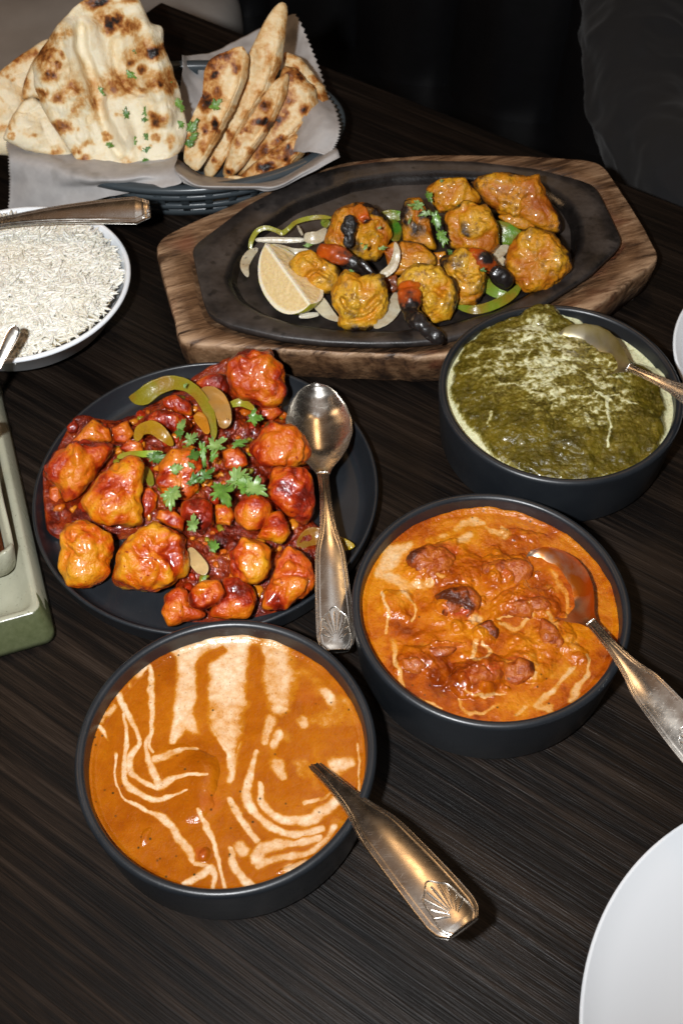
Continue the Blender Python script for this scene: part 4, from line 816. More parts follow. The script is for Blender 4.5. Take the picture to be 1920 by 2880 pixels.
props(strip('pepper_chunk', Z8([(800, 1430), (870, 1430), (940, 1435), (995, 1440)]), [44, 50, 34, 8], .017, PEPPER, color=(0.32, 0.22, 0.010), flat=.3, noise=(.10, 90)), 'pointed yellow green pepper end right of the spoon handle', 'pepper', 'pepper pieces')
props(strip('pepper_strip', Z7([(800, 870), (830, 930), (850, 1000)]), [20, 26, 16], .028, PEPPER, color=(0.16, 0.15, 0.012)), 'dark green pepper bit beside the broad yellow piece', 'pepper', 'pepper pieces')
props(strip('pepper_strip', Z8([(110, 450), (200, 430), (290, 480)]), [16, 24, 14], .032, PEPPER, color=(0.25, 0.24, 0.015)), 'olive pepper sliver under the tall red piece', 'pepper', 'pepper pieces')
props(strip('onion_slice', Z7([(1180, 345), (1270, 370), (1330, 450), (1350, 540), (1335, 600)]), [24, 46, 50, 40, 18], [.036, .040, .040, .038, .034], ONION, color=(0.36, 0.17, 0.03), flat=0.10, noise=(.12, 80)), 'translucent amber onion slice beside the arched pepper strip', 'onion', 'onion slices')
props(strip('onion_slice', Z7([(1110, 1420), (1150, 1500), (1200, 1570), (1220, 1610)]), [16, 38, 40, 14], .026, ONION, color=(0.52, 0.36, 0.16), flat=0.25), 'pale onion petal in the sauce beside the largest yellow piece', 'onion', 'onion slices')
props(strip('pepper_strip', Z7([(1150, 500), (1190, 540), (1240, 640)]), [16, 34, 16], .036, PEPPER, color=(0.42, 0.16, 0.010)), 'orange coated pepper strip under the arched one', 'pepper', 'pepper pieces')
G1, G2, G3 = (0.13, 0.26, 0.035), (0.22, 0.34, 0.09), (0.07, 0.16, 0.022)
LV = [((1050, 600), 52, 80, .046, G2, .55), ((1110, 680), 60, 10, .048, G2, .6), ((1200, 740), 70, -70, .050, G1, .35), ((1280, 720), 54, 30, .048, G2, .9), ((1130, 790), 48, -20, .046, G3, .6), ((870, 800), 70, 15, .040, G3, .5), ((1000, 880), 34, 10, .044, G2, .8), ((1130, 860), 34, 80, .044, G2, .5),
      ((990, 1040), 66, -65, .046, G2, .75), ((1130, 960), 60, 40, .046, G3, .4), ((1210, 930), 56, 10, .048, G3, .6), ((1330, 1030), 92, -30, .050, G1, .9), ((1430, 960), 70, 30, .052, G2, .8), ((1500, 980), 80, -50, .052, G1, .6), ((1540, 1010), 60, 20, .052, G2, .9),
      ((1440, 710), 54, 20, .046, G1, .5), ((1540, 530), 40, -10, .044, G1, .9), ((1270, 800), 50, 70, .047, G1, .4), ((1130, 1270), 60, 60, .044, G2, .5), ((1270, 1420), 48, 30, .034, G1, .6), ((1080, 310), 16, 80, .046, G2, .6), ((1210, 1640), 18, 60, .034, G2, .7), ((1040, 640), 46, 20, .046, G3, .6)]
LW = ['upper left tip', 'left', 'long upright', 'curly', 'dark folded', 'long flat leftmost', 'tiny pale', 'small pale upright', 'broad left', 'narrow dark', 'middle dark', 'largest ragged', 'bright central', 'right upright', 'right pointed', 'upper right', 'small top right', 'thin twisted', 'single lower', 'lowest', 'tiny speck of', 'tiny lowest speck of', 'dark upper']
for i, ((x, y), sz, an, z, colr, nar) in enumerate(LV):
    u, v = Z7([(x, y)])[0]; c3 = P(u, v, z + 0.003); size = sz / 2.45 * depth(c3) / FPX * 1.95
    props(leaf_mesh('coriander_leaf', c3, size, an, unit(CAM - c3) * 0.7 + upz * 0.5 + 0.3 * np.array([math.sin(i * 2.1), math.cos(i * 1.7), 0]), HERB, colr, seed=i, narrow=nar, curl=0.5), LW[i] + ' coriander leaf on the fried pieces', 'herb leaf', 'coriander leaves on the fried pieces')

# ------------------------------------------------------------------ sizzler: wooden board, iron platter, grilled food
BO = [(439, 690), (446, 676), (464, 661), (600, 598), (751, 533), (860, 488), (958, 458), (1060, 444), (1150, 438), (1321, 433), (1511, 440), (1660, 451), (1690, 460), (1706, 474), (1770, 570), (1830, 672), (1849, 706), (1850, 722), (1838, 738), (1760, 800), (1690, 850), (1600, 905), (1450, 965), (1300, 998), (1150, 1003), (900, 992), (700, 978), (530, 968), (506, 958), (498, 935), (470, 820)]
def ring_stack(name, c, rings, nt, mat, parent=None, attrs=None):
    V = np.vstack([np.stack([c[0] + r * np.cos(TH), c[1] + r * np.sin(TH), np.full(nt, z) if np.isscalar(z) else z], -1) for r, z in rings])
    return mesh(name, V, grid_faces(len(rings), nt, True), mat, parent, attrs, origin=(c[0], c[1], min(np.min(z) for _, z in rings)))
NT = 288; TH = np.linspace(0, 2 * np.pi, NT, endpoint=False)
bq = np.array([P(u, v, 0.030)[:2] for u, v in BO]); bc = centroid(bq); _, br = radial(bq, NT, 2, bc)
io = [(540, 700), (545, 688), (620, 632), (687, 580), (797, 521), (880, 488), (958, 467), (1050, 454), (1150, 448), (1330, 452), (1511, 474), (1620, 502), (1668, 519), (1684, 538), (1706, 583), (1744, 662), (1748, 680), (1738, 694), (1662, 767), (1538, 848), (1400, 915), (1250, 955), (1150, 964), (1030, 966), (912, 961), (788, 947), (650, 915), (592, 888), (580, 870), (568, 833), (550, 750)]
iq = np.array([P(u, v, 0.036)[:2] for u, v in io]); _, ir = radial(iq, NT, 2, bc)
wob = 0.0008 * vnoise(np.stack([np.cos(TH) * 9, np.sin(TH) * 9, 0 * TH], -1), 5)
rings = [(br * 0.0, 0.0), (br - 0.006, 0.0), (br - 0.002 + wob, 0.003), (br + wob * 2, 0.024), (br - 0.0003 + wob, 0.0286), (br - 0.0014 + wob, 0.030), (ir + 0.0035, 0.0304), (ir + 0.0015, 0.026), (ir * 0.5, 0.024), (ir * 0.0, 0.024)]
ee = np.concatenate([np.full(NT, e) for e in (0, 0, .2, .3, .9, 1.0, .1, 0, 0, 0)])
props(ring_stack('serving_board', bc, rings, NT, BOARD, attrs={'edge': ee}), 'worn brown wooden board with cut corners under the iron sizzler platter', 'board')
wq = [(634, 787), (650, 730), (700, 655), (820, 570), (981, 508), (1104, 488), (1240, 484), (1375, 490), (1470, 502), (1538, 523), (1600, 565), (1632, 620), (1636, 690), (1600, 750), (1520, 815), (1400, 878), (1250, 920), (1100, 936), (950, 932), (830, 915), (730, 885), (660, 840)]
wq = np.array([P(u, v, 0.033)[:2] for u, v in wq]); _, wr_ = radial(wq, NT, 4, bc)
rings = [(ir * 0.0, 0.027), (ir - 0.004, 0.027), (ir - 0.0005, 0.0315), (ir, 0.0345), (ir - 0.0014, 0.0362), (ir * 0.5 + wr_ * 0.5, 0.0352), (wr_ + 0.003, 0.0345), (wr_, 0.0338), (wr_ - 0.004, 0.0305), (wr_ - 0.008, 0.0265), (wr_ - 0.013, 0.0250)] + [((wr_ - 0.013) * f, 0.0245) for f in (.8, .6, .4, .2, 0.0)]
wa = np.concatenate([np.full(NT, e) for e in (0, 0, 0, 0, 0, 0, .1, .4, .8, 1, 1, 1, 1, 1, 1, 1)])
props(ring_stack('iron_platter', bc, rings, NT, IRON, attrs={'well': wa}), 'black cast iron sizzler platter with a sunken oval well', 'platter')
# lemon wedge resting on its rind
def lemon():
    A = P(*Z3([(300, 570)])[0], 0.054); B = P(*Z3([(650, 1050)])[0], 0.048); mid = (A + B) / 2; X = unit(B - A); a = np.linalg.norm(B - A) / 2
    vz = unit(CAM - mid); toward = unit(np.cross(X, vz)); toward = toward if toward @ (P(*Z3([(180, 900)])[0], .03) - mid) > 0 else -toward   # image left of the ridge
    dn = -unit(upz - (upz @ X) * X); sd = unit(np.cross(dn, X)); sd = sd if sd @ toward > 0 else -sd
    e = empty('lemon_wedge', mid + dn * 0.024, 'pale cooked lemon wedge with yellow green rind at the left of the iron platter', 'lemon')
    b = 0.0255; nt = 30; xs = np.linspace(-1, 1, 49); R = b * np.clip(1 - np.abs(xs) ** 2.3, 0, 1) ** 0.55
    a0, a1 = math.radians(-72), math.radians(20)       # opening angles measured from straight down, + towards sd
    dirv = lambda t: dn * math.cos(t) + sd * math.sin(t)
    a0, a1 = math.radians(-62), math.radians(40)
    ang = np.linspace(a0, a1, nt)
    V = np.array([[mid + X * a * x + dirv(t) * r for t in ang] for x, r in zip(xs, R)]).reshape(-1, 3); V += 0.0004 * fbm(V * 300, 2, 3)[:, None]
    mesh('rind', V, grid_faces(49, nt), RIND, e)
    for t, nm in ((a1, 'flesh'), (a0, 'flesh')):
        fr = np.linspace(0, 1, 16); V = []; pith = []
        for x, r in zip(xs, R):
            for f in fr:
                V.append(mid + X * a * x + dirv(t) * r * f * 0.999); ed = (1 - f) * r
                pith.append(max(1 - ed / 0.006, 1 - f * r / 0.004, 0))
        V = np.array(V); pith = np.array(pith); nrm = unit(np.cross(X, dirv(t))); nrm = nrm * (1 if t > a0 else -1)
        ins = 0.0010 * (1 - pith)[:, None]; V = V + 0.0005 * fbm(V * 260, 3, 9)[:, None] * (1 - pith)[:, None]
        mesh(nm, V, grid_faces(49, 16), FLESH, e, {'pith': np.clip(pith, 0, 1)})
lemon()
def grow(pl, f): c = centroid(pl); return [tuple(c + f * (np.array(p) - c)) for p in pl]
def prawn(label, zm, outline, z, creases=(), shell=None, tail=None, yel=.7, brown=.3, thick=.62):
    pl = grow(zm(outline), 1.06); c = centroid(pl); C0 = P(c[0], c[1], z); d = depth(C0); sc = {Z3: 2.8, Z4: 1.8447}[zm]
    e = empty('grilled_prawn', C0 - upz * 0.014, label, 'prawn', 'grilled prawns on the platter')
    lump('body', pl, z, TIKKA, thick=thick, bump=(.17, 75), fine=(.075, 330), mid=(.03, 150), square=.74, parent=e, color=(yel, brown, 0), creases=[(zm(p), w_ / sc, dp) for p, w_, dp in creases])
    if shell:
        pts, rad, hz = list(shell[0]), list(shell[1]), list(shell[2])
        if tail: pts += list(tail[0])[1:]; rad += list(tail[1])[1:]; hz += list(tail[2])[1:]
        q3 = [P(u, v, zz - .003) for (u, v), zz in zip(zm(pts), hz)]
        tube('tail_shell', q3, [r / sc * d / FPX for r in rad], SHELL, e, n=70, m=26, noise=(0.22, 140), cap=0.5, color=(0, shell[3] + (.74 if tail else 0), 0), flat=.5, seg=4 if tail else 2)
prawn('curled prawn with a black charred band, left of the bright pepper', Z3, [(820, 400), (860, 310), (960, 280), (1070, 255), (1160, 310), (1240, 390), (1275, 480), (1250, 600), (1190, 680), (1060, 710), (960, 640), (860, 610), (790, 560)], .046, [([(880, 420), (860, 520), (920, 600)], 30, .004), ([(1120, 340), (1180, 450), (1130, 560)], 26, .003)], ([(1010, 290), (1055, 340), (1090, 410)], [44, 56, 30], [.068, .068, .066], .1), None, .62, .4)
lump_char = lambda poly, z, t=.35: lump('char_patch', poly, z, CHAR, thick=t, bump=(0.3, 160), fine=(.12, 400), n=(60, 24))
props(lump_char(Z3([(930, 350), (985, 345), (1018, 430), (995, 520), (1000, 590), (960, 625), (905, 590), (915, 520), (885, 460)]), .064), 'black charred band on the curled prawn beside the onions', 'char')
prawn('prawn with a long orange shell tail beside the lemon wedge', Z3, [(495, 740), (560, 660), (660, 625), (740, 690), (850, 760), (890, 870), (810, 955), (700, 955), (620, 905), (555, 830)], .044, [([(600, 860), (690, 790), (800, 840)], 34, .004), ([(620, 690), (690, 740)], 26, .003)], ([(705, 630), (790, 640), (900, 680), (1010, 740), (1090, 800)], [44, 66, 62, 46, 20], [.056, .059, .058, .055, .050], .12), ([(950, 665), (1040, 715), (1130, 795), (1170, 850)], [16, 20, 24, 14], [.064, .062, .058, .052]), .85, .25)
prawn('yellow curled prawn at the front left of the platter', Z3, [(860, 880), (930, 790), (1060, 840), (1180, 825), (1240, 920), (1245, 1080), (1185, 1180), (1080, 1245), (960, 1255), (870, 1205), (880, 1120), (825, 1050), (820, 950)], .042, [([(900, 1010), (960, 1100), (1080, 1090), (1170, 1000)], 40, .006), ([(960, 1180), (1100, 1150), (1200, 1060)], 26, .004)], None, None, .98, .25)
prawn('large front prawn with orange shell and blackened tail hanging over the rim', Z4, [(130, 690), (170, 630), (235, 600), (330, 610), (410, 680), (432, 780), (395, 870), (320, 898), (270, 855), (235, 790), (150, 770)], .046, [([(250, 760), (300, 720), (360, 760)], 26, .004), ([(290, 860), (350, 820), (370, 740)], 22, .004)], ([(180, 680), (185, 750), (195, 830)], [44, 58, 46], [.058, .058, .054], .05), ([(165, 815), (215, 880), (270, 930), (330, 975), (368, 990)], [34, 44, 38, 36, 30], [.058, .056, .054, .052, .048]), .95, .2)
prawn('prawn with orange shell and black tail pointing right, beside the far chunk', Z4, [(355, 575), (440, 525), (540, 515), (605, 565), (575, 640), (565, 740), (525, 805), (440, 795), (415, 700), (370, 640)], .044, [([(430, 640), (480, 680), (540, 660)], 24, .004)], ([(480, 545), (540, 560), (590, 595), (640, 630)], [30, 48, 46, 28], [.058, .061, .058, .052], .1), ([(590, 580), (630, 630), (680, 670), (718, 705)], [22, 34, 38, 28], [.060, .055, .050, .044]), .72, .35)
CH = [(Z4([(90, 570), (140, 480), (230, 490), (310, 555), (315, 620), (220, 650), (110, 650)]), .042, .62, .2, 'brown marinated piece at the middle of the platter'),
      (Z4([(170, 270), (240, 250), (285, 330), (300, 440), (330, 520), (250, 505), (160, 490), (145, 370)]), .046, .55, .35, 'upright brown piece under the coriander sprig'),
      (Z4([(270, 205), (360, 155), (470, 150), (550, 265), (490, 300), (380, 310), (350, 330)]), .054, .72, .05, 'mustard yellow chunk at the back of the platter'),
      (Z4([(375, 340), (480, 285), (570, 300), (630, 395), (645, 500), (600, 545), (480, 525), (400, 500)]), .052, .66, .45, 'browned yellow chunk in front of the mustard one'),
      (Z4([(520, 170), (630, 145), (750, 145), (850, 142), (890, 240), (950, 350), (972, 410), (920, 430), (820, 385), (700, 340), (620, 300), (560, 240)]), .048, .50, .38, 'large reddish grilled chunk at the back right of the platter'),
      (Z4([(640, 345), (700, 335), (790, 360), (842, 405), (780, 415), (690, 390)]), .040, .60, .2, 'thin orange sliver below the reddish chunk'),
      (Z4([(700, 520), (770, 450), (830, 415), (930, 440), (990, 540), (1012, 610), (960, 680), (880, 735), (780, 730), (720, 660), (690, 590)]), .044, .66, .32, 'rounded orange brown chunk at the right end of the food'),
      (Z3([(1225, 610), (1320, 560), (1400, 640), (1390, 770), (1270, 780)]), .038, .55, .45, 'brown scrap behind the upright onion curl'),
      (Z4([(300, 540), (370, 530), (390, 600), (330, 620)]), .040, .6, .3, 'small brown scrap under the trailing coriander'),
      (Z4([(60, 655), (120, 650), (140, 720), (90, 750), (55, 720)]), .030, .1, 1.0, 'blackened crumb left of the front prawn'),
      (Z4([(500, 165), (560, 170), (620, 200), (600, 260), (540, 240)]), .040, .4, .5, 'dark brown bit behind the mustard chunk'),
      (Z3([(600, 500), (640, 490), (700, 510), (780, 470), (790, 560), (700, 600), (610, 570)]), .034, .0, .0, None)]
for pl, z, yel, brn, lab in CH:
    if lab: props(lump('grilled_chunk', grow(pl, 1.07), z, TIKKA, thick=.72, bump=(0.20, 62), fine=(0.07, 330), mid=(.02, 160), square=0.60, color=(yel, brn, 0)), lab, 'grilled chunk', 'grilled chunks on the platter')
for pts, wd, z, colr, lab in [
    (Z3([(180, 650), (185, 560), (230, 480), (300, 450), (380, 470), (430, 490), (480, 455), (540, 405), (640, 375), (740, 365), (830, 372)]), [9, 13, 14, 13, 12, 14, 12, 12, 13, 12, 8], [.030, .036, .040, .042, .040, .038, .042, .042, .042, .042, .040], (0.28, 0.27, 0.03), 'wavy yellow green pepper ring along the back left of the platter'),
    (Z4([(430, 815), (530, 832), (640, 800), (720, 750), (760, 700)]), [14, 25, 27, 25, 14], [.030, .032, .033, .034, .034], (0.16, 0.20, 0.015), 'long curved green pepper strip at the front of the platter'),
    (Z4([(570, 660), (590, 710), (640, 745), (700, 755)]), [26, 32, 28, 14], [.032, .032, .032, .032], (0.15, 0.24, 0.025), 'short pale green pepper curl between prawn and chunk'),
    (Z3([(780, 380), (770, 410), (800, 430)]), [18, 26, 20], .036, (0.08, 0.20, 0.02), 'green pepper scrap by the wavy ring'),
    (Z4([(90, 370), (115, 420), (110, 480)]), [24, 34, 24], .038, (0.05, 0.17, 0.015), 'bright green pepper strip behind the white onion'),
    (Z4([(35, 345), (90, 345), (155, 345)]), [22, 34, 22], .040, (0.10, 0.24, 0.02), 'green pepper piece right of the charred prawn')]:
    props(strip('pepper_strip', pts, wd, z, PEPPER, color=colr, n=60), lab, 'pepper', 'pepper pieces')
props(lump('pepper_chunk', Z4([(635, 365), (700, 380), (775, 430), (745, 490), (655, 505), (625, 440)]), .036, PEPPER, thick=.25, bump=(.03, 60), color=(0.08, 0.24, 0.02)), 'bright green pepper square between the grilled chunks', 'pepper', 'pepper pieces')
WO = (0.56, 0.50, 0.36)
for pts, wd, z, lab in [
    (Z3([(215, 545), (330, 545), (480, 548), (610, 545)]), [10, 16, 15, 12], .036, 'straight onion strip behind the lemon wedge'),
    (Z3([(340, 590), (430, 620), (520, 650), (650, 640)]), [14, 24, 28, 20], .034, 'broad onion strip right of the lemon tip'),
    (Z3([(600, 520), (660, 530), (720, 520), (790, 470)]), [20, 34, 32, 24], .038, 'wavy onion piece by the charred prawn'),
    (Z3([(660, 970), (720, 1040), (790, 1120), (880, 1185)]), [26, 40, 34, 10], .034, 'onion strip between the lemon and the yellow prawn'),
    (Z3([(160, 840), (135, 750), (170, 670), (240, 610)]), [10, 26, 26, 10], .032, 'onion petal peeping out left of the lemon'),
    (Z3([(1318, 560), (1330, 650), (1295, 760), (1200, 835)]), [8, 20, 26, 22], [.062, .058, .050, .044], 'upright white onion curl in the middle of the platter'),
    (Z3([(1340, 960), (1310, 1070), (1240, 1160), (1150, 1240)]), [24, 40, 40, 16], .034, 'wide onion petal left of the front prawn'),
    (Z4([(705, 505), (660, 530), (650, 570), (700, 600)]), [16, 30, 28, 14], .038, 'onion bit beside the rounded chunk'),
    (Z3([(560, 1150), (640, 1140), (720, 1130)]), [10, 16, 10], .030, 'thin onion edge below the lemon wedge'),
    (Z3([(550, 430), (570, 470), (590, 510)]), [5, 8, 6], .040, 'tiny onion thread behind the onion strips')]:
    props(strip('onion_slice', pts, wd, z, ONION, color=WO, flat=.2), lab, 'onion', 'onion slices')
LS = [((235, 295), 70, 170, .064, G2, .55), ((290, 250), 60, 95, .062, G1, .5), ((320, 350), 75, -60, .064, G1, .55), ((355, 440), 70, -65, .062, G1, .55), ((395, 530), 40, -80, .056, G3, .6), ((185, 375), 36, 85, .058, G2, .3), ((350, 165), 18, 30, .066, G2, .7), ((440, 300), 34, 10, .064, G3, .5), ((560, 625), 26, 10, .062, G3, .7), ((275, 330), 50, 200, .064, G2, .6)]
LN = ['pale leftmost', 'upright', 'broad middle', 'long trailing', 'lowest dark', 'thin stalk of', 'tiny', 'flat dark', 'small dark', 'ragged central']
for i, ((x, y), sz, an, z, colr, nar) in enumerate(LS):
    u, v = Z4([(x, y)])[0]; c3 = P(u, v, z + .004); size = sz / 1.8447 * depth(c3) / FPX
    props(leaf_mesh('coriander_leaf', c3, size, an, unit(CAM - c3) * 0.8 + upz * .4 + .25 * np.array([math.sin(i * 2.1), math.cos(i * 1.7), 0]), HERB, colr, seed=40 + i, narrow=nar, curl=.5), LN[i] + ' coriander leaf over the grilled chunks', 'herb leaf', 'coriander leaves on the platter')
for i, ((x, y), sz, an, z) in enumerate([((1190, 450), 36, 20, .062), ((1080, 610), 46, 60, .058), ((1210, 610), 60, 10, .054), ((970, 785), 34, -20, .056), ((620, 590), 60, 10, .044), ((1050, 575), 24, 0, .060)]):
    u, v = Z3([(x, y)])[0]; c3 = P(u, v, z + .004); size = sz / 2.8 * depth(c3) / FPX
    props(leaf_mesh('coriander_leaf', c3, size, an, unit(CAM - c3) + .3 * upz, HERB, (G2, G1)[i % 2], seed=60 + i, narrow=.45), ['small leaf of coriander on the charred prawn', 'forked coriander bit on the charred prawn', 'dark coriander bit right of the charred prawn', 'coriander shred on the yellow prawn', 'thin coriander stem on the onions', 'coriander speck below the char band'][i], 'herb leaf', 'coriander leaves on the platter')

# ------------------------------------------------------------------ rice dish
RC = np.array([-0.2303, 0.646, 0]); RR = 0.0815
pr = [(0, 0.003), (0.040, 0.003), (0.044, 0.0), (0.050, 0.004), (0.066, 0.020), (RR - 0.003, 0.041)] + arc(RR - 0.0016, 0.0444, 0.0018, -40, 160, 7) + [(RR - 0.006, 0.038), (0.064, 0.022), (0.050, 0.009), (0.03, 0.0065), (0, 0.0065)]
props(lathe('rice_dish', pr, RC, CHINA, n=128), 'deep white dish of plain rice at the left edge', 'dish')
def rice():
    rg = np.random.default_rng(4); N = 4200
    r = np.sqrt(rg.random(N)) * 0.0715; a = rg.random(N) * 2 * np.pi
    x, y = r * np.cos(a), r * np.sin(a); rho = r / 0.0715
    z = 0.0335 + 0.022 * np.sqrt(np.clip(1 - (rho * 0.93) ** 2, 0, 1)) + 0.0045 * fbm(np.stack([x * 45, y * 45, 0 * x], -1), 3, 3) + rg.random(N) * 0.0022
    n = 7; m = 6; L = rg.uniform(0.0052, 0.0078, N); W_ = rg.uniform(0.00095, 0.00125, N); az = rg.random(N) * 2 * np.pi; el = rg.normal(0, 0.20, N); bend = rg.normal(0, 0.42, N)
    t = np.linspace(-1, 1, n); prof = np.sqrt(np.clip(1 - t ** 4, 0, 1)) * 0.92 + 0.05; prof[0] = prof[-1] = 0.12
    q = np.linspace(0, 2 * np.pi, m, endpoint=False)
    ex = np.stack([np.cos(az) * np.cos(el), np.sin(az) * np.cos(el), np.sin(el)], -1); ey = np.stack([-np.sin(az), np.cos(az), 0 * az], -1); ez = np.cross(ex, ey)
    ca = rg.random(N) * 2 * np.pi; bd = ey * np.cos(ca)[:, None] * 1 + ez * np.sin(ca)[:, None] * 0.6
    cen = np.stack([RC[0] + x, RC[1] + y, z], -1)
    spine = cen[:, None] + ex[:, None] * (L[:, None] * t)[..., None] + bd[:, None] * ((bend * L)[:, None] * (t ** 2 - .3))[..., None]
    ringv = (np.cos(q)[None, None, :, None] * ey[:, None, None, :] + np.sin(q)[None, None, :, None] * ez[:, None, None, :]) * (W_[:, None] * prof)[:, :, None, None]
    V = (spine[:, :, None, :] + ringv).reshape(-1, 3)
    F0 = grid_faces(n, m, True); F = (F0[None] + (np.arange(N) * n * m)[:, None, None]).reshape(-1, 4)
    sh = np.repeat(rg.random(N), n * m)
    # darker sheet under the grains, its colour painting the shade in their gaps
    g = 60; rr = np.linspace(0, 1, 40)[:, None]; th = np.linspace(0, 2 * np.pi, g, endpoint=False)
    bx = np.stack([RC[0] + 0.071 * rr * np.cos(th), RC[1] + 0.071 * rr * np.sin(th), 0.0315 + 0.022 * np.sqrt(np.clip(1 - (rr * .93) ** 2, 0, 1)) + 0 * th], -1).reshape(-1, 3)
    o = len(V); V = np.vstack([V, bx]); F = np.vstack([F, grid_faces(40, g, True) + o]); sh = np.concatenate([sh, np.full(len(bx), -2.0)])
    props(mesh('rice', V, F, RICE, attrs={'shade': sh}, origin=(RC[0], RC[1], 0.03)), 'loose heap of long white rice grains in the white dish', 'rice', kind='stuff')
rice()

# ------------------------------------------------------------------ celadon tray with sauce dish at the left edge
def rounded_rect(hx, hy, r, n=10):
    out = []
    for cx, cy, a in ((hx - r, hy - r, 0), (-hx + r, hy - r, 90), (-hx + r, -hy + r, 180), (hx - r, -hy + r, 270)):
        for t in np.linspace(a, a + 90, n): out.append((cx + r * math.cos(math.radians(t)), cy + r * math.sin(math.radians(t))))
    full = []
    for i, p in enumerate(out):
        q = out[(i + 1) % len(out)]; full.append(p)
        if i % n == n - 1: full += [(p[0] + (q[0] - p[0]) * f, p[1] + (q[1] - p[1]) * f) for f in np.linspace(0, 1, 26)[1:-1]]
    return np.array(full)
def rect_stack(name, c, ax, ay, rings, mat, parent=None, gl=None, **k):
    V = []; G = []
    for i, (hx, hy, r, z) in enumerate(rings):
        q = rounded_rect(max(hx, 1e-4), max(hy, 1e-4), min(r, hx * .99, hy * .99)); V.append(c + q[:, :1] * ax + q[:, 1:] * ay + np.array([0, 0, 1.0]) * (z if np.isscalar(z) else z(q)[:, None]))
        G.append(gl[i](q) if gl is not None else np.zeros(len(q)))
    n = len(V[0]); return mesh(name, np.vstack(V), grid_faces(len(rings), n, True), mat, parent, {'glaze': np.concatenate(G)}, origin=c, **k)
k0, k1, k2 = P(0, 1068, 0.020), P(149, 1730, 0.020), P(152, 1772, 0.0)
ay = unit((k0 - k1) * [1, 1, 0]); ax = np.array([ay[1], -ay[0], 0]); HX, HY = 0.075, 0.16
front = P(121, 1708, 0.022); tc = front + ay * HY - ax * HX; tc[2] = 0
zero = lambda q: np.zeros(len(q)); frontg = lambda q: 1.0 * (q[:, 1] < -HY * 0.9)
tray = rect_stack('ceramic_tray', tc, ax, ay, [(0.01, 0.01, .001, 0.001), (HX - .004, HY + .004, .006, 0.0), (HX + .003, HY + .013, .008, 0.002), (HX + .002, HY + .012, .008, 0.006), (HX - .001, HY + .002, .006, 0.0205), (HX - .003, HY, .006, 0.0222), (HX - .006, HY - .003, .006, 0.0205), (HX - .013, HY - .009, .006, 0.009), (HX - .022, HY - .018, .006, 0.0068), (.01, .01, .001, 0.0066)], CELADON,
                  gl=[zero, frontg, frontg, frontg, frontg, zero, zero, zero, zero, zero])
props(tray, 'grey green glazed rectangular tray with a dark green front edge', 'tray')
dc = P(52, 1565, 0.036); DX, DY = 0.040, 0.045; dcc = dc + ay * DY - ax * DX; dcc[2] = 0.0075
wav = lambda a: (lambda q: 0.030 + a * np.cos(q[:, 0] / DX * 7.0) * (np.abs(q[:, 1]) > DY * .8) + a * np.cos(q[:, 1] / DY * 5.0) * (np.abs(q[:, 0]) > DX * .8))
dish = rect_stack('sauce_dish', dcc, ax, ay, [(.01, .01, .001, 0.0005), (DX - .012, DY - .012, .008, 0.0), (DX - .004, DY - .004, .010, 0.008), (DX - .001, DY - .001, .008, wav(.0025)), (DX - .002, DY - .002, .007, lambda q: wav(.0025)(q) + .0012), (DX - .005, DY - .005, .007, lambda q: wav(.0025)(q) - .001), (DX - .010, DY - .010, .007, .010), (DX - .016, DY - .016, .006, .005), (.01, .01, .001, .005)], CELADON)
props(dish, 'small wavy edged pale dish of brown sauce standing on the tray', 'dish')
o = rect_stack('brown_sauce', dcc, ax, ay, [(DX - .0085, DY - .0085, .006, .0185), (DX - .010, DY - .010, .006, .0178), (.02, .02, .001, .0176), (.001, .001, .0001, .0176)], BROWN); props(o, 'dark brown sauce filling the small wavy dish', 'sauce')
spoon(P(-240, 1500, 0.05), P(-14, 1185, 0.06), (0.2, -.3, 1), 'spoon tip catching light at the left edge above the tray', shell=False, roundend=True, group='rice and sauce spoons', wide=.9)

# ------------------------------------------------------------------ bread basket
KC = (P(957, 352, .04) + P(100, 352, .04)) / 2; KC[1] = (P(560, 527, .04)[1] + P(490, 178, .04)[1]) / 2; KC[2] = 0
KA = (P(957, 352, .04)[0] - P(100, 352, .04)[0]) / 2; KB = (P(490, 178, .04)[1] - P(560, 527, .04)[1]) / 2
def basket():
    e = empty('bread_basket', KC, 'dark plastic oval basket with slotted sides holding the naan', 'basket')
    n = 120; th = np.linspace(0, 2 * np.pi, n, endpoint=False)
    def hoop(name, s, z, w_, h_, par):
        V = []
        for dw, dz in ((-w_, -h_), (w_, -h_), (w_, h_ * .6), (w_ * .5, h_), (-w_ * .5, h_), (-w_, h_ * .6)):
            V.append(np.stack([KC[0] + (KA * s + dw) * np.cos(th), KC[1] + (KB * s + dw) * np.sin(th), 0 * th + z + dz], -1))
        V.append(V[0]); mesh(name, np.vstack(V), grid_faces(7, n, True), PLASTIC, par, smooth=True)
    hoop('rim', 1.0, .0385, .0042, .0026, e); hoop('hoop', .93, .0255, .0016, .0022, e); hoop('hoop', .86, .013, .0016, .0022, e); hoop('hoop', .80, .004, .002, .003, e)
    fl_ = np.vstack([np.stack([KC[0] + KA * .8 * s * np.cos(th), KC[1] + KB * .8 * s * np.sin(th), 0 * th + .0035], -1) for s in (1, .5, .01)]); mesh('floor', fl_, grid_faces(3, n, True), PLASTIC, e)
    for i in range(36):
        t = 2 * np.pi * i / 36; d = unit([-KA * math.sin(t), KB * math.cos(t), 0]); out = np.array([d[1], -d[0], 0])
        a = KC + np.array([KA * .985 * math.cos(t), KB * .985 * math.sin(t), .036]); b = KC + np.array([KA * .80 * math.cos(t), KB * .80 * math.sin(t), .004])
        ax3 = unit(a - b); V, F = box_vf((a + b) / 2, [d, np.cross(ax3, d), ax3], (.0030, .0012, np.linalg.norm(a - b) / 2)); mesh('slat', V, F, PLASTIC, e, smooth=False)
basket()
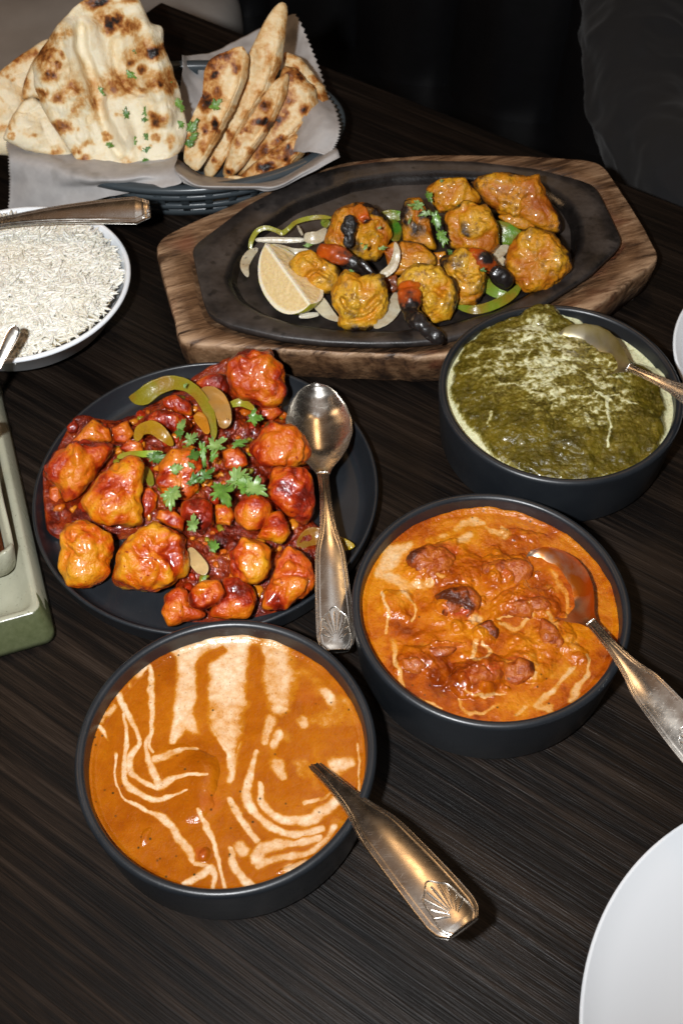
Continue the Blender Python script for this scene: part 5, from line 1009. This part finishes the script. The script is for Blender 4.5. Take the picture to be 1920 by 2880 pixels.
# greaseproof paper liner: one crumpled sheet, three lobes of it showing
def coons(rows, nu, nv, seed, amp):
    g = np.array([[np.asarray(p, float) for p in r] for r in rows]); A = np.array([catmull(r, nu) for r in g]); B = np.stack([catmull(A[:, i], nv) for i in range(nu)], 1)
    V = B.reshape(-1, 3); V = V + amp * np.stack([fbm(V * 22, 3, seed), fbm(V * 22, 3, seed + 5), 1.3 * (np.abs(fbm(V * 26, 3, seed + 9)) - .2)], -1)
    return V, grid_faces(nv, nu)
def zz(p, z): return P(*Z1([p])[0], z * .82)
def zd(p, d): return Pd(*Z1([p])[0], d)
dF, dB = depth(P(560, 527, .05)), depth(P(490, 178, .05))
back = [[zd((830, 700), dB - .01), zd((960, 720), dB), zd((1100, 720), dB), zd((1250, 720), dB), zz((1400, 700), .055), zz((1500, 720), .062)],
        [zd((825, 480), dB), zd((930, 500), dB + .01), zd((1080, 500), dB + .01), zd((1230, 500), dB + .01), zz((1430, 520), .070), zz((1545, 585), .072)],
        [zd((835, 350), dB), zd((900, 350), dB + .02), zd((1050, 330), dB + .03), zd((1200, 300), dB + .03), zd((1340, 280), dB + .02), zd((1470, 335), dB)],
        [zd((838, 264), dB + .01), zd((885, 262), dB + .03), zd((990, 226), dB + .045), zd((1110, 170), dB + .05), zd((1230, 116), dB + .045), zd((1345, 62), dB + .03)]]
fr = [[zz((800, 720), .020), zz((920, 800), .020), zz((1050, 815), .020), zz((1180, 815), .020), zz((1300, 790), .022), zz((1500, 660), .03)],
      [zz((800, 775), .060), zz((900, 836), .060), zz((1020, 850), .060), zz((1180, 851), .060), zz((1310, 830), .062), zz((1540, 680), .066)],
      [zz((840, 838), .056), zz((900, 857), .056), zz((1010, 868), .056), zz((1160, 868), .056), zz((1275, 866), .058), zz((1556, 724), .068)]]
lf = [[zz((30, 640), .046), zz((200, 660), .046), zz((400, 700), .046), zz((560, 720), .046), zz((700, 720), .046), zz((815, 700), .044)],
      [zz((36, 725), .054), zz((200, 745), .056), zz((400, 810), .056), zz((540, 815), .055), zz((690, 795), .055), zz((805, 768), .058)],
      [zz((40, 840), .030), zz((180, 860), .036), zz((340, 860), .040), zz((520, 850), .046), zz((680, 835), .050), zz((838, 832), .056)],
      [zz((48, 962), .006), zz((150, 966), .010), zz((260, 962), .016), zz((450, 915), .032), zz((610, 880), .044), zz((760, 862), .050)]]
parts = [coons(back, 90, 70, 3, .0035), coons(fr, 80, 24, 13, .0016), coons(lf, 90, 50, 23, .0032)]
# pinked edge along the torn right side of the back lobe and along the bottom of the front lobe
V = parts[0][0].reshape(70, 90, 3); V[:, -1] += (np.arange(70) % 2)[:, None] * 0.0022 * RGT
V = parts[2][0].reshape(50, 90, 3); V[:, 0] -= (np.arange(50) % 2)[:, None] * 0.0015 * RGT
V, F = join_arrays(parts)
pl = mesh('paper_liner', V, F, PAPER); m = pl.modifiers.new('t', 'SOLIDIFY'); m.thickness = .00015
props(pl, 'crumpled white greaseproof paper lining the bread basket', 'paper')
def naan(poly, dep, label, spots=(), yaw=0, pitch=0, thick=.006, n=(200, 56), seed=0, base=.06, tan=0.0, puff=.5, c=None, edge=.10, fold=1.0, roll=0.0, rolldir=0, creases=(), bend=0.0, ragged=.018):
    pc = np.array(c if c is not None else centroid(poly)); C = Pd(pc[0], pc[1], dep); v = unit(CAM - C)
    R1 = np.array(Matrix.Rotation(math.radians(yaw), 3, 'Z')) @ np.array(v); nn = unit(R1 + upz * math.tan(math.radians(pitch)))
    e1, e2, nn = frame(nn); q = np.array([onplane(a, b, C, nn) - C for a, b in poly]); q2 = np.stack([q @ e1, q @ e2], -1)
    nt, nr = n; th, r = radial(q2, nt, 3)
    r = r * (1 + ragged * fbm(np.stack([np.cos(th) * 6, np.sin(th) * 6, 0 * th + seed], -1), 3, seed))
    rho = np.linspace(0, 1, nr) ** 0.7
    X = r * np.cos(th) * rho[:, None]; Y = r * np.sin(th) * rho[:, None]
    flat = np.stack([X, Y, 0 * X], -1).reshape(-1, 3); Rh = np.repeat(rho[:, None], nt, 1).ravel()
    prof = np.sqrt(np.clip(1 - Rh ** 6, 0, 1))
    h = thick * prof * (0.55 + puff * (0.5 + billow(flat * 38, 3, seed)) + .55 * fbm(flat * 22, 3, seed + 4)) + thick * 1.1 * prof * fbm(flat * 9, 2, seed + 7) + fold * thick * prof * fbm(flat * np.array([26, 7, 1]) + .4 * fbm(flat * 20, 2, seed)[:, None], 2, seed + 9)
    Tt = np.repeat(th[None], nr, 0).ravel(); rl = np.clip(np.cos(Tt - math.radians(rolldir)), 0, 1) ** .6
    h = h + roll * rl * (np.exp(-((Rh - .84) / .10) ** 2) - .45 * np.exp(-((Rh - .52) / .18) ** 2)) * (1 + .4 * fbm(flat * 40, 2, seed + 31))
    if creases:
        p0 = proj(C + flat[:, :1] * e1 + flat[:, 1:2] * e2) + 14 * np.stack([fbm(flat * 60, 2, seed + 41), fbm(flat * 60, 2, seed + 42)], -1)
        for pts, wd, dp in creases: h = h + dp * strokes_field(p0, [(Z1(pts), wd)])
    h = h + .0016 * prof * sstep(.2, .7, billow(flat * 95, 2, seed + 51)) * (fbm(flat * 25, 2, seed + 52) > 0)
    top = C + flat[:, :1] * e1 + flat[:, 1:2] * e2 + h[:, None] * nn; bot = C + flat[:, :1] * e1 + flat[:, 1:2] * e2 - (thick * .8 * prof)[:, None] * nn
    px = proj(top); t = base + 0 * h
    pw = px + 10 * np.stack([fbm(flat * 160, 3, seed + 1), fbm(flat * 160, 3, seed + 2)], -1)
    for x, y, rx, ry, st in spots:
        d = np.hypot((pw[:, 0] - x) / rx, (pw[:, 1] - y) / ry); t = np.maximum(t, st * (1 - sstep(.1, 1.5, d)) * (.85 + .5 * fbm(flat * 130, 3, seed + 21)) + base * .5)
    t = t + edge * sstep(.80, .97, Rh) * (0.6 + fbm(flat * 60, 2, seed + 3)) + .22 * sstep(.12, .55, fbm(flat * 48, 3, seed + 11)) + .38 * sstep(.34, .6, fbm(flat * 85, 3, seed + 17))
    bo = (bend * flat[:, 0] ** 2 + .5 * bend * flat[:, 0] * flat[:, 1] + .004 * fbm(flat * 14, 2, seed + 61))[:, None] * nn; top = top + bo; bot = bot + bo
    n0 = nt * nr; V = np.vstack([top, bot]); F = np.vstack([grid_faces(nr, nt, True), grid_faces(nr, nt, True, True, n0)])
    o = mesh('naan', V, F, NAAN, attrs={'toast': np.clip(np.concatenate([t, t + .1]), 0, 1)}, color=(0, tan, 0)); o['_'] = 0; del o['_']
    return props(o, label, 'bread', 'pieces of naan in the basket'), (C, e1, e2, nn)
def S1(l): return [(x / 1.6333, y / 1.6333, rx / 1.6333, ry / 1.6333, s) for x, y, rx, ry, s in l]
D0 = depth(P(360, 470, .055))
big, bf = naan(Z1([(385, 0), (330, 40), (270, 110), (225, 170), (175, 250), (150, 300), (162, 400), (190, 490), (260, 600), (340, 720), (395, 810), (500, 795), (560, 780), (650, 772), (770, 790), (800, 740), (855, 650), (862, 590), (845, 500), (820, 400), (790, 300), (752, 210), (748, 122), (690, 110), (660, 30), (640, -10), (560, -40), (450, -35)]), D0 + .018,
    'largest naan, upright, blistered and flecked with coriander, at the left of the basket', S1([(440, 10, 70, 30, .9), (590, 10, 60, 22, .55), (480, 75, 60, 50, .42), (505, 130, 40, 36, .85), (545, 90, 40, 50, .8), (600, 120, 60, 60, .55), (620, 180, 30, 40, .5), (710, 240, 46, 44, 1.0), (680, 215, 60, 60, .45), (205, 260, 60, 90, .62), (180, 230, 30, 40, .8), (230, 345, 50, 40, .7), (200, 430, 40, 36, .62), (300, 430, 70, 60, .40), (270, 460, 36, 30, .66), (330, 410, 36, 40, .62), (350, 480, 40, 50, .42),
     (550, 390, 95, 60, .55), (510, 360, 40, 50, .5), (590, 410, 40, 30, .62), (655, 325, 26, 24, .75), (730, 370, 70, 50, .62), (735, 385, 22, 20, .9), (780, 400, 36, 40, .6), (730, 555, 46, 40, .78), (700, 535, 26, 20, .62), (290, 590, 60, 34, .60), (390, 725, 26, 24, .62), (350, 690, 30, 26, .5), (660, 410, 26, 16, .5), (300, 150, 60, 34, .42), (270, 170, 60, 60, .38), (430, 480, 20, 30, .4), (600, 300, 30, 20, .5), (780, 650, 26, 44, .55), (790, 730, 30, 24, .45), (480, 780, 20, 20, .3), (240, 90, 60, 80, .30)]), pitch=4, yaw=4, thick=.0075, n=(260, 84), seed=11, base=-.05, puff=.8, fold=2.0, creases=[([(370, 130), (400, 280), (455, 420), (475, 560), (540, 700)], 34, -.006), ([(420, 120), (460, 300), (520, 450), (560, 640)], 60, .007), ([(300, 140), (330, 300), (380, 450)], 70, .006), ([(540, 190), (560, 330), (640, 430)], 30, -.005), ([(650, 130), (700, 330), (760, 520)], 60, .005)])
naan(Z1([(-80, 400), (0, 330), (100, 250), (215, 175), (300, 200), (330, 400), (330, 730), (150, 720), (0, 712), (-80, 700)]), D0 + .055, 'pale naan behind the largest one, running off the left edge', S1([(40, 320, 60, 40, .3), (100, 260, 80, 30, .34), (20, 590, 26, 30, .5)]), pitch=2, yaw=10, thick=.006, seed=21, base=.02, tan=.25)
naan(Z1([(215, 190), (260, 230), (300, 420), (240, 480), (150, 450), (95, 470), (110, 380), (145, 290)]), D0 + .036, 'narrow naan edge showing between the largest naan and the pale one', S1([(110, 400, 30, 70, .5), (205, 200, 30, 40, .6)]), thick=.005, seed=25, base=.06, n=(120, 30), tan=.2)
naan(Z1([(150, 440), (210, 480), (280, 600), (345, 728), (240, 716), (120, 690), (12, 638), (55, 530), (100, 468)]), D0 + .026, 'small plain naan wedge lying at the lower left of the basket', S1([(150, 620, 40, 16, .3), (260, 690, 40, 20, .38), (60, 560, 26, 60, .22)]), pitch=10, thick=.006, seed=31, base=.0, tan=.1)
DS = depth(P(570, 500, .05))
def sl(pts, off, label, spots, seed, tan=.35, thick=.0062, base=.12, yaw=-16, **kw):
    return naan(Z1(pts), DS + off, label, S1(spots), yaw=yaw, pitch=0, thick=thick, seed=seed, base=base, tan=tan, puff=.45, edge=.05, roll=.0055, rolldir=-25, bend=-3.5, ragged=.05, **kw)
sa, fa = sl([(870, 560), (905, 490), (932, 430), (936, 340), (960, 280), (1010, 250), (1080, 218), (1120, 220), (1142, 262), (1130, 370), (1090, 480), (1010, 630), (940, 740), (902, 800), (830, 745), (850, 650)], .018, 'folded naan slice leaning at the front of the stack, charred on its left face', [(985, 290, 60, 60, .62), (960, 360, 60, 70, .5), (985, 345, 30, 26, .8), (945, 460, 36, 56, .95), (990, 420, 30, 50, .6), (1050, 270, 60, 46, .42), (1080, 310, 26, 40, .6), (990, 565, 20, 26, .95), (990, 595, 18, 20, .6), (940, 590, 20, 24, .4), (930, 680, 16, 40, .42)], 41, base=.10)
sl([(1300, -10), (1312, 40), (1302, 200), (1290, 300), (1240, 420), (1150, 550), (1060, 680), (1010, 780), (950, 842), (915, 800), (960, 640), (1040, 480), (1120, 330), (1150, 230), (1200, 130), (1250, 30)], .033, 'tall pointed naan slice rising highest in the stack', [(1275, 285, 20, 22, .5), (1200, 430, 40, 40, .34), (1130, 560, 24, 90, .3), (1060, 650, 16, 80, .45), (1240, 330, 40, 40, .12), (960, 830, 24, 20, .45)], 43, base=.13)
sl([(1325, 325), (1312, 440), (1262, 560), (1200, 655), (1110, 775), (1040, 834), (1010, 800), (1060, 670), (1110, 560), (1180, 460), (1250, 380)], .043, 'spotted narrow naan slice right of the tall one', [(1225, 480, 36, 34, .6), (1190, 560, 50, 24, .7), (1215, 555, 22, 18, .85), (1120, 600, 40, 24, .5), (1100, 660, 30, 40, .5), (1060, 790, 24, 24, .5), (1150, 690, 20, 20, .45)], 45, base=.18)
sl([(1300, 290), (1360, 320), (1440, 400), (1458, 470), (1440, 545), (1370, 625), (1290, 695), (1200, 775), (1130, 815), (1060, 800), (1130, 710), (1200, 610), (1250, 480), (1280, 380)], .052, 'wide browned naan slice with crisp edge at the right of the stack', [(1350, 350, 60, 50, .72), (1330, 430, 40, 60, .5), (1400, 500, 34, 30, .62), (1300, 510, 30, 60, .5), (1260, 560, 40, 60, .52), (1390, 600, 36, 30, .5), (1290, 660, 60, 30, .5), (1300, 640, 24, 18, .8), (1200, 690, 60, 50, .55), (1240, 740, 40, 20, .55), (1420, 400, 40, 30, .4)], 47, base=.16)
sl([(1400, 605), (1402, 700), (1340, 785), (1250, 838), (1150, 850), (1080, 830), (1130, 780), (1250, 690), (1350, 620)], .056, 'browned naan slice low in the stack with a black blister', [(1230, 770, 46, 30, 1.0), (1300, 700, 70, 60, .55), (1370, 650, 40, 50, .5), (1330, 760, 50, 30, .4)], 49, base=.2)
sl([(1300, 235), (1380, 268), (1440, 335), (1490, 400), (1513, 465), (1480, 565), (1440, 695), (1390, 745), (1340, 700), (1330, 500), (1310, 350)], .064, 'rearmost naan slice curving round the back of the stack', [(1440, 560, 20, 50, .45), (1410, 720, 30, 30, .6), (1430, 640, 30, 30, .36), (1340, 260, 40, 20, .3)], 51, base=.12)
sl([(1000, 800), (1150, 815), (1290, 800), (1340, 805), (1290, 842), (1180, 862), (1060, 850)], .045, 'flat naan edge at the bottom of the stack against the paper', [(1150, 845, 90, 12, .35)], 53, base=.16, thick=.005, n=(120, 30))
# coriander chopped over the naan: each bit a leaf
k = 0
for (C, e1, e2, nn), par, lst in ((bf, big, [(630, 232, 26, 20), (595, 340, 26, -40), (460, 410, 20, -60), (750, 405, 34, 40), (735, 495, 44, 30), (672, 515, 28, 40), (580, 530, 26, 80), (605, 660, 28, 60), (672, 625, 26, -30), (672, 690, 24, -20), (500, 665, 18, -20), (690, 320, 16, -20), (660, 745, 20, 10), (822, 470, 30, -70), (820, 565, 26, -50), (650, 790, 40, 10), (770, 755, 30, -30), (660, 550, 16, 0), (690, 285, 14, 10)]), (fa, sa, [(985, 485, 34, 50), (880, 590, 34, 60), (870, 660, 30, 50), (885, 630, 24, 30)])):
    for x, y, s, an in lst:
        u, v = Z1([(x, y)])[0]; c3 = onplane(u, v, C + nn * .0105, nn); k += 1
        leaf_mesh('coriander_fleck', c3, s / 1.6333 * depth(c3) / FPX * 1.7, an, nn, HERB, ((0.12, 0.26, 0.025), (0.08, 0.20, 0.02), (0.17, 0.32, 0.04))[k % 3], par, seed=80 + k, narrow=.55, curl=.3)
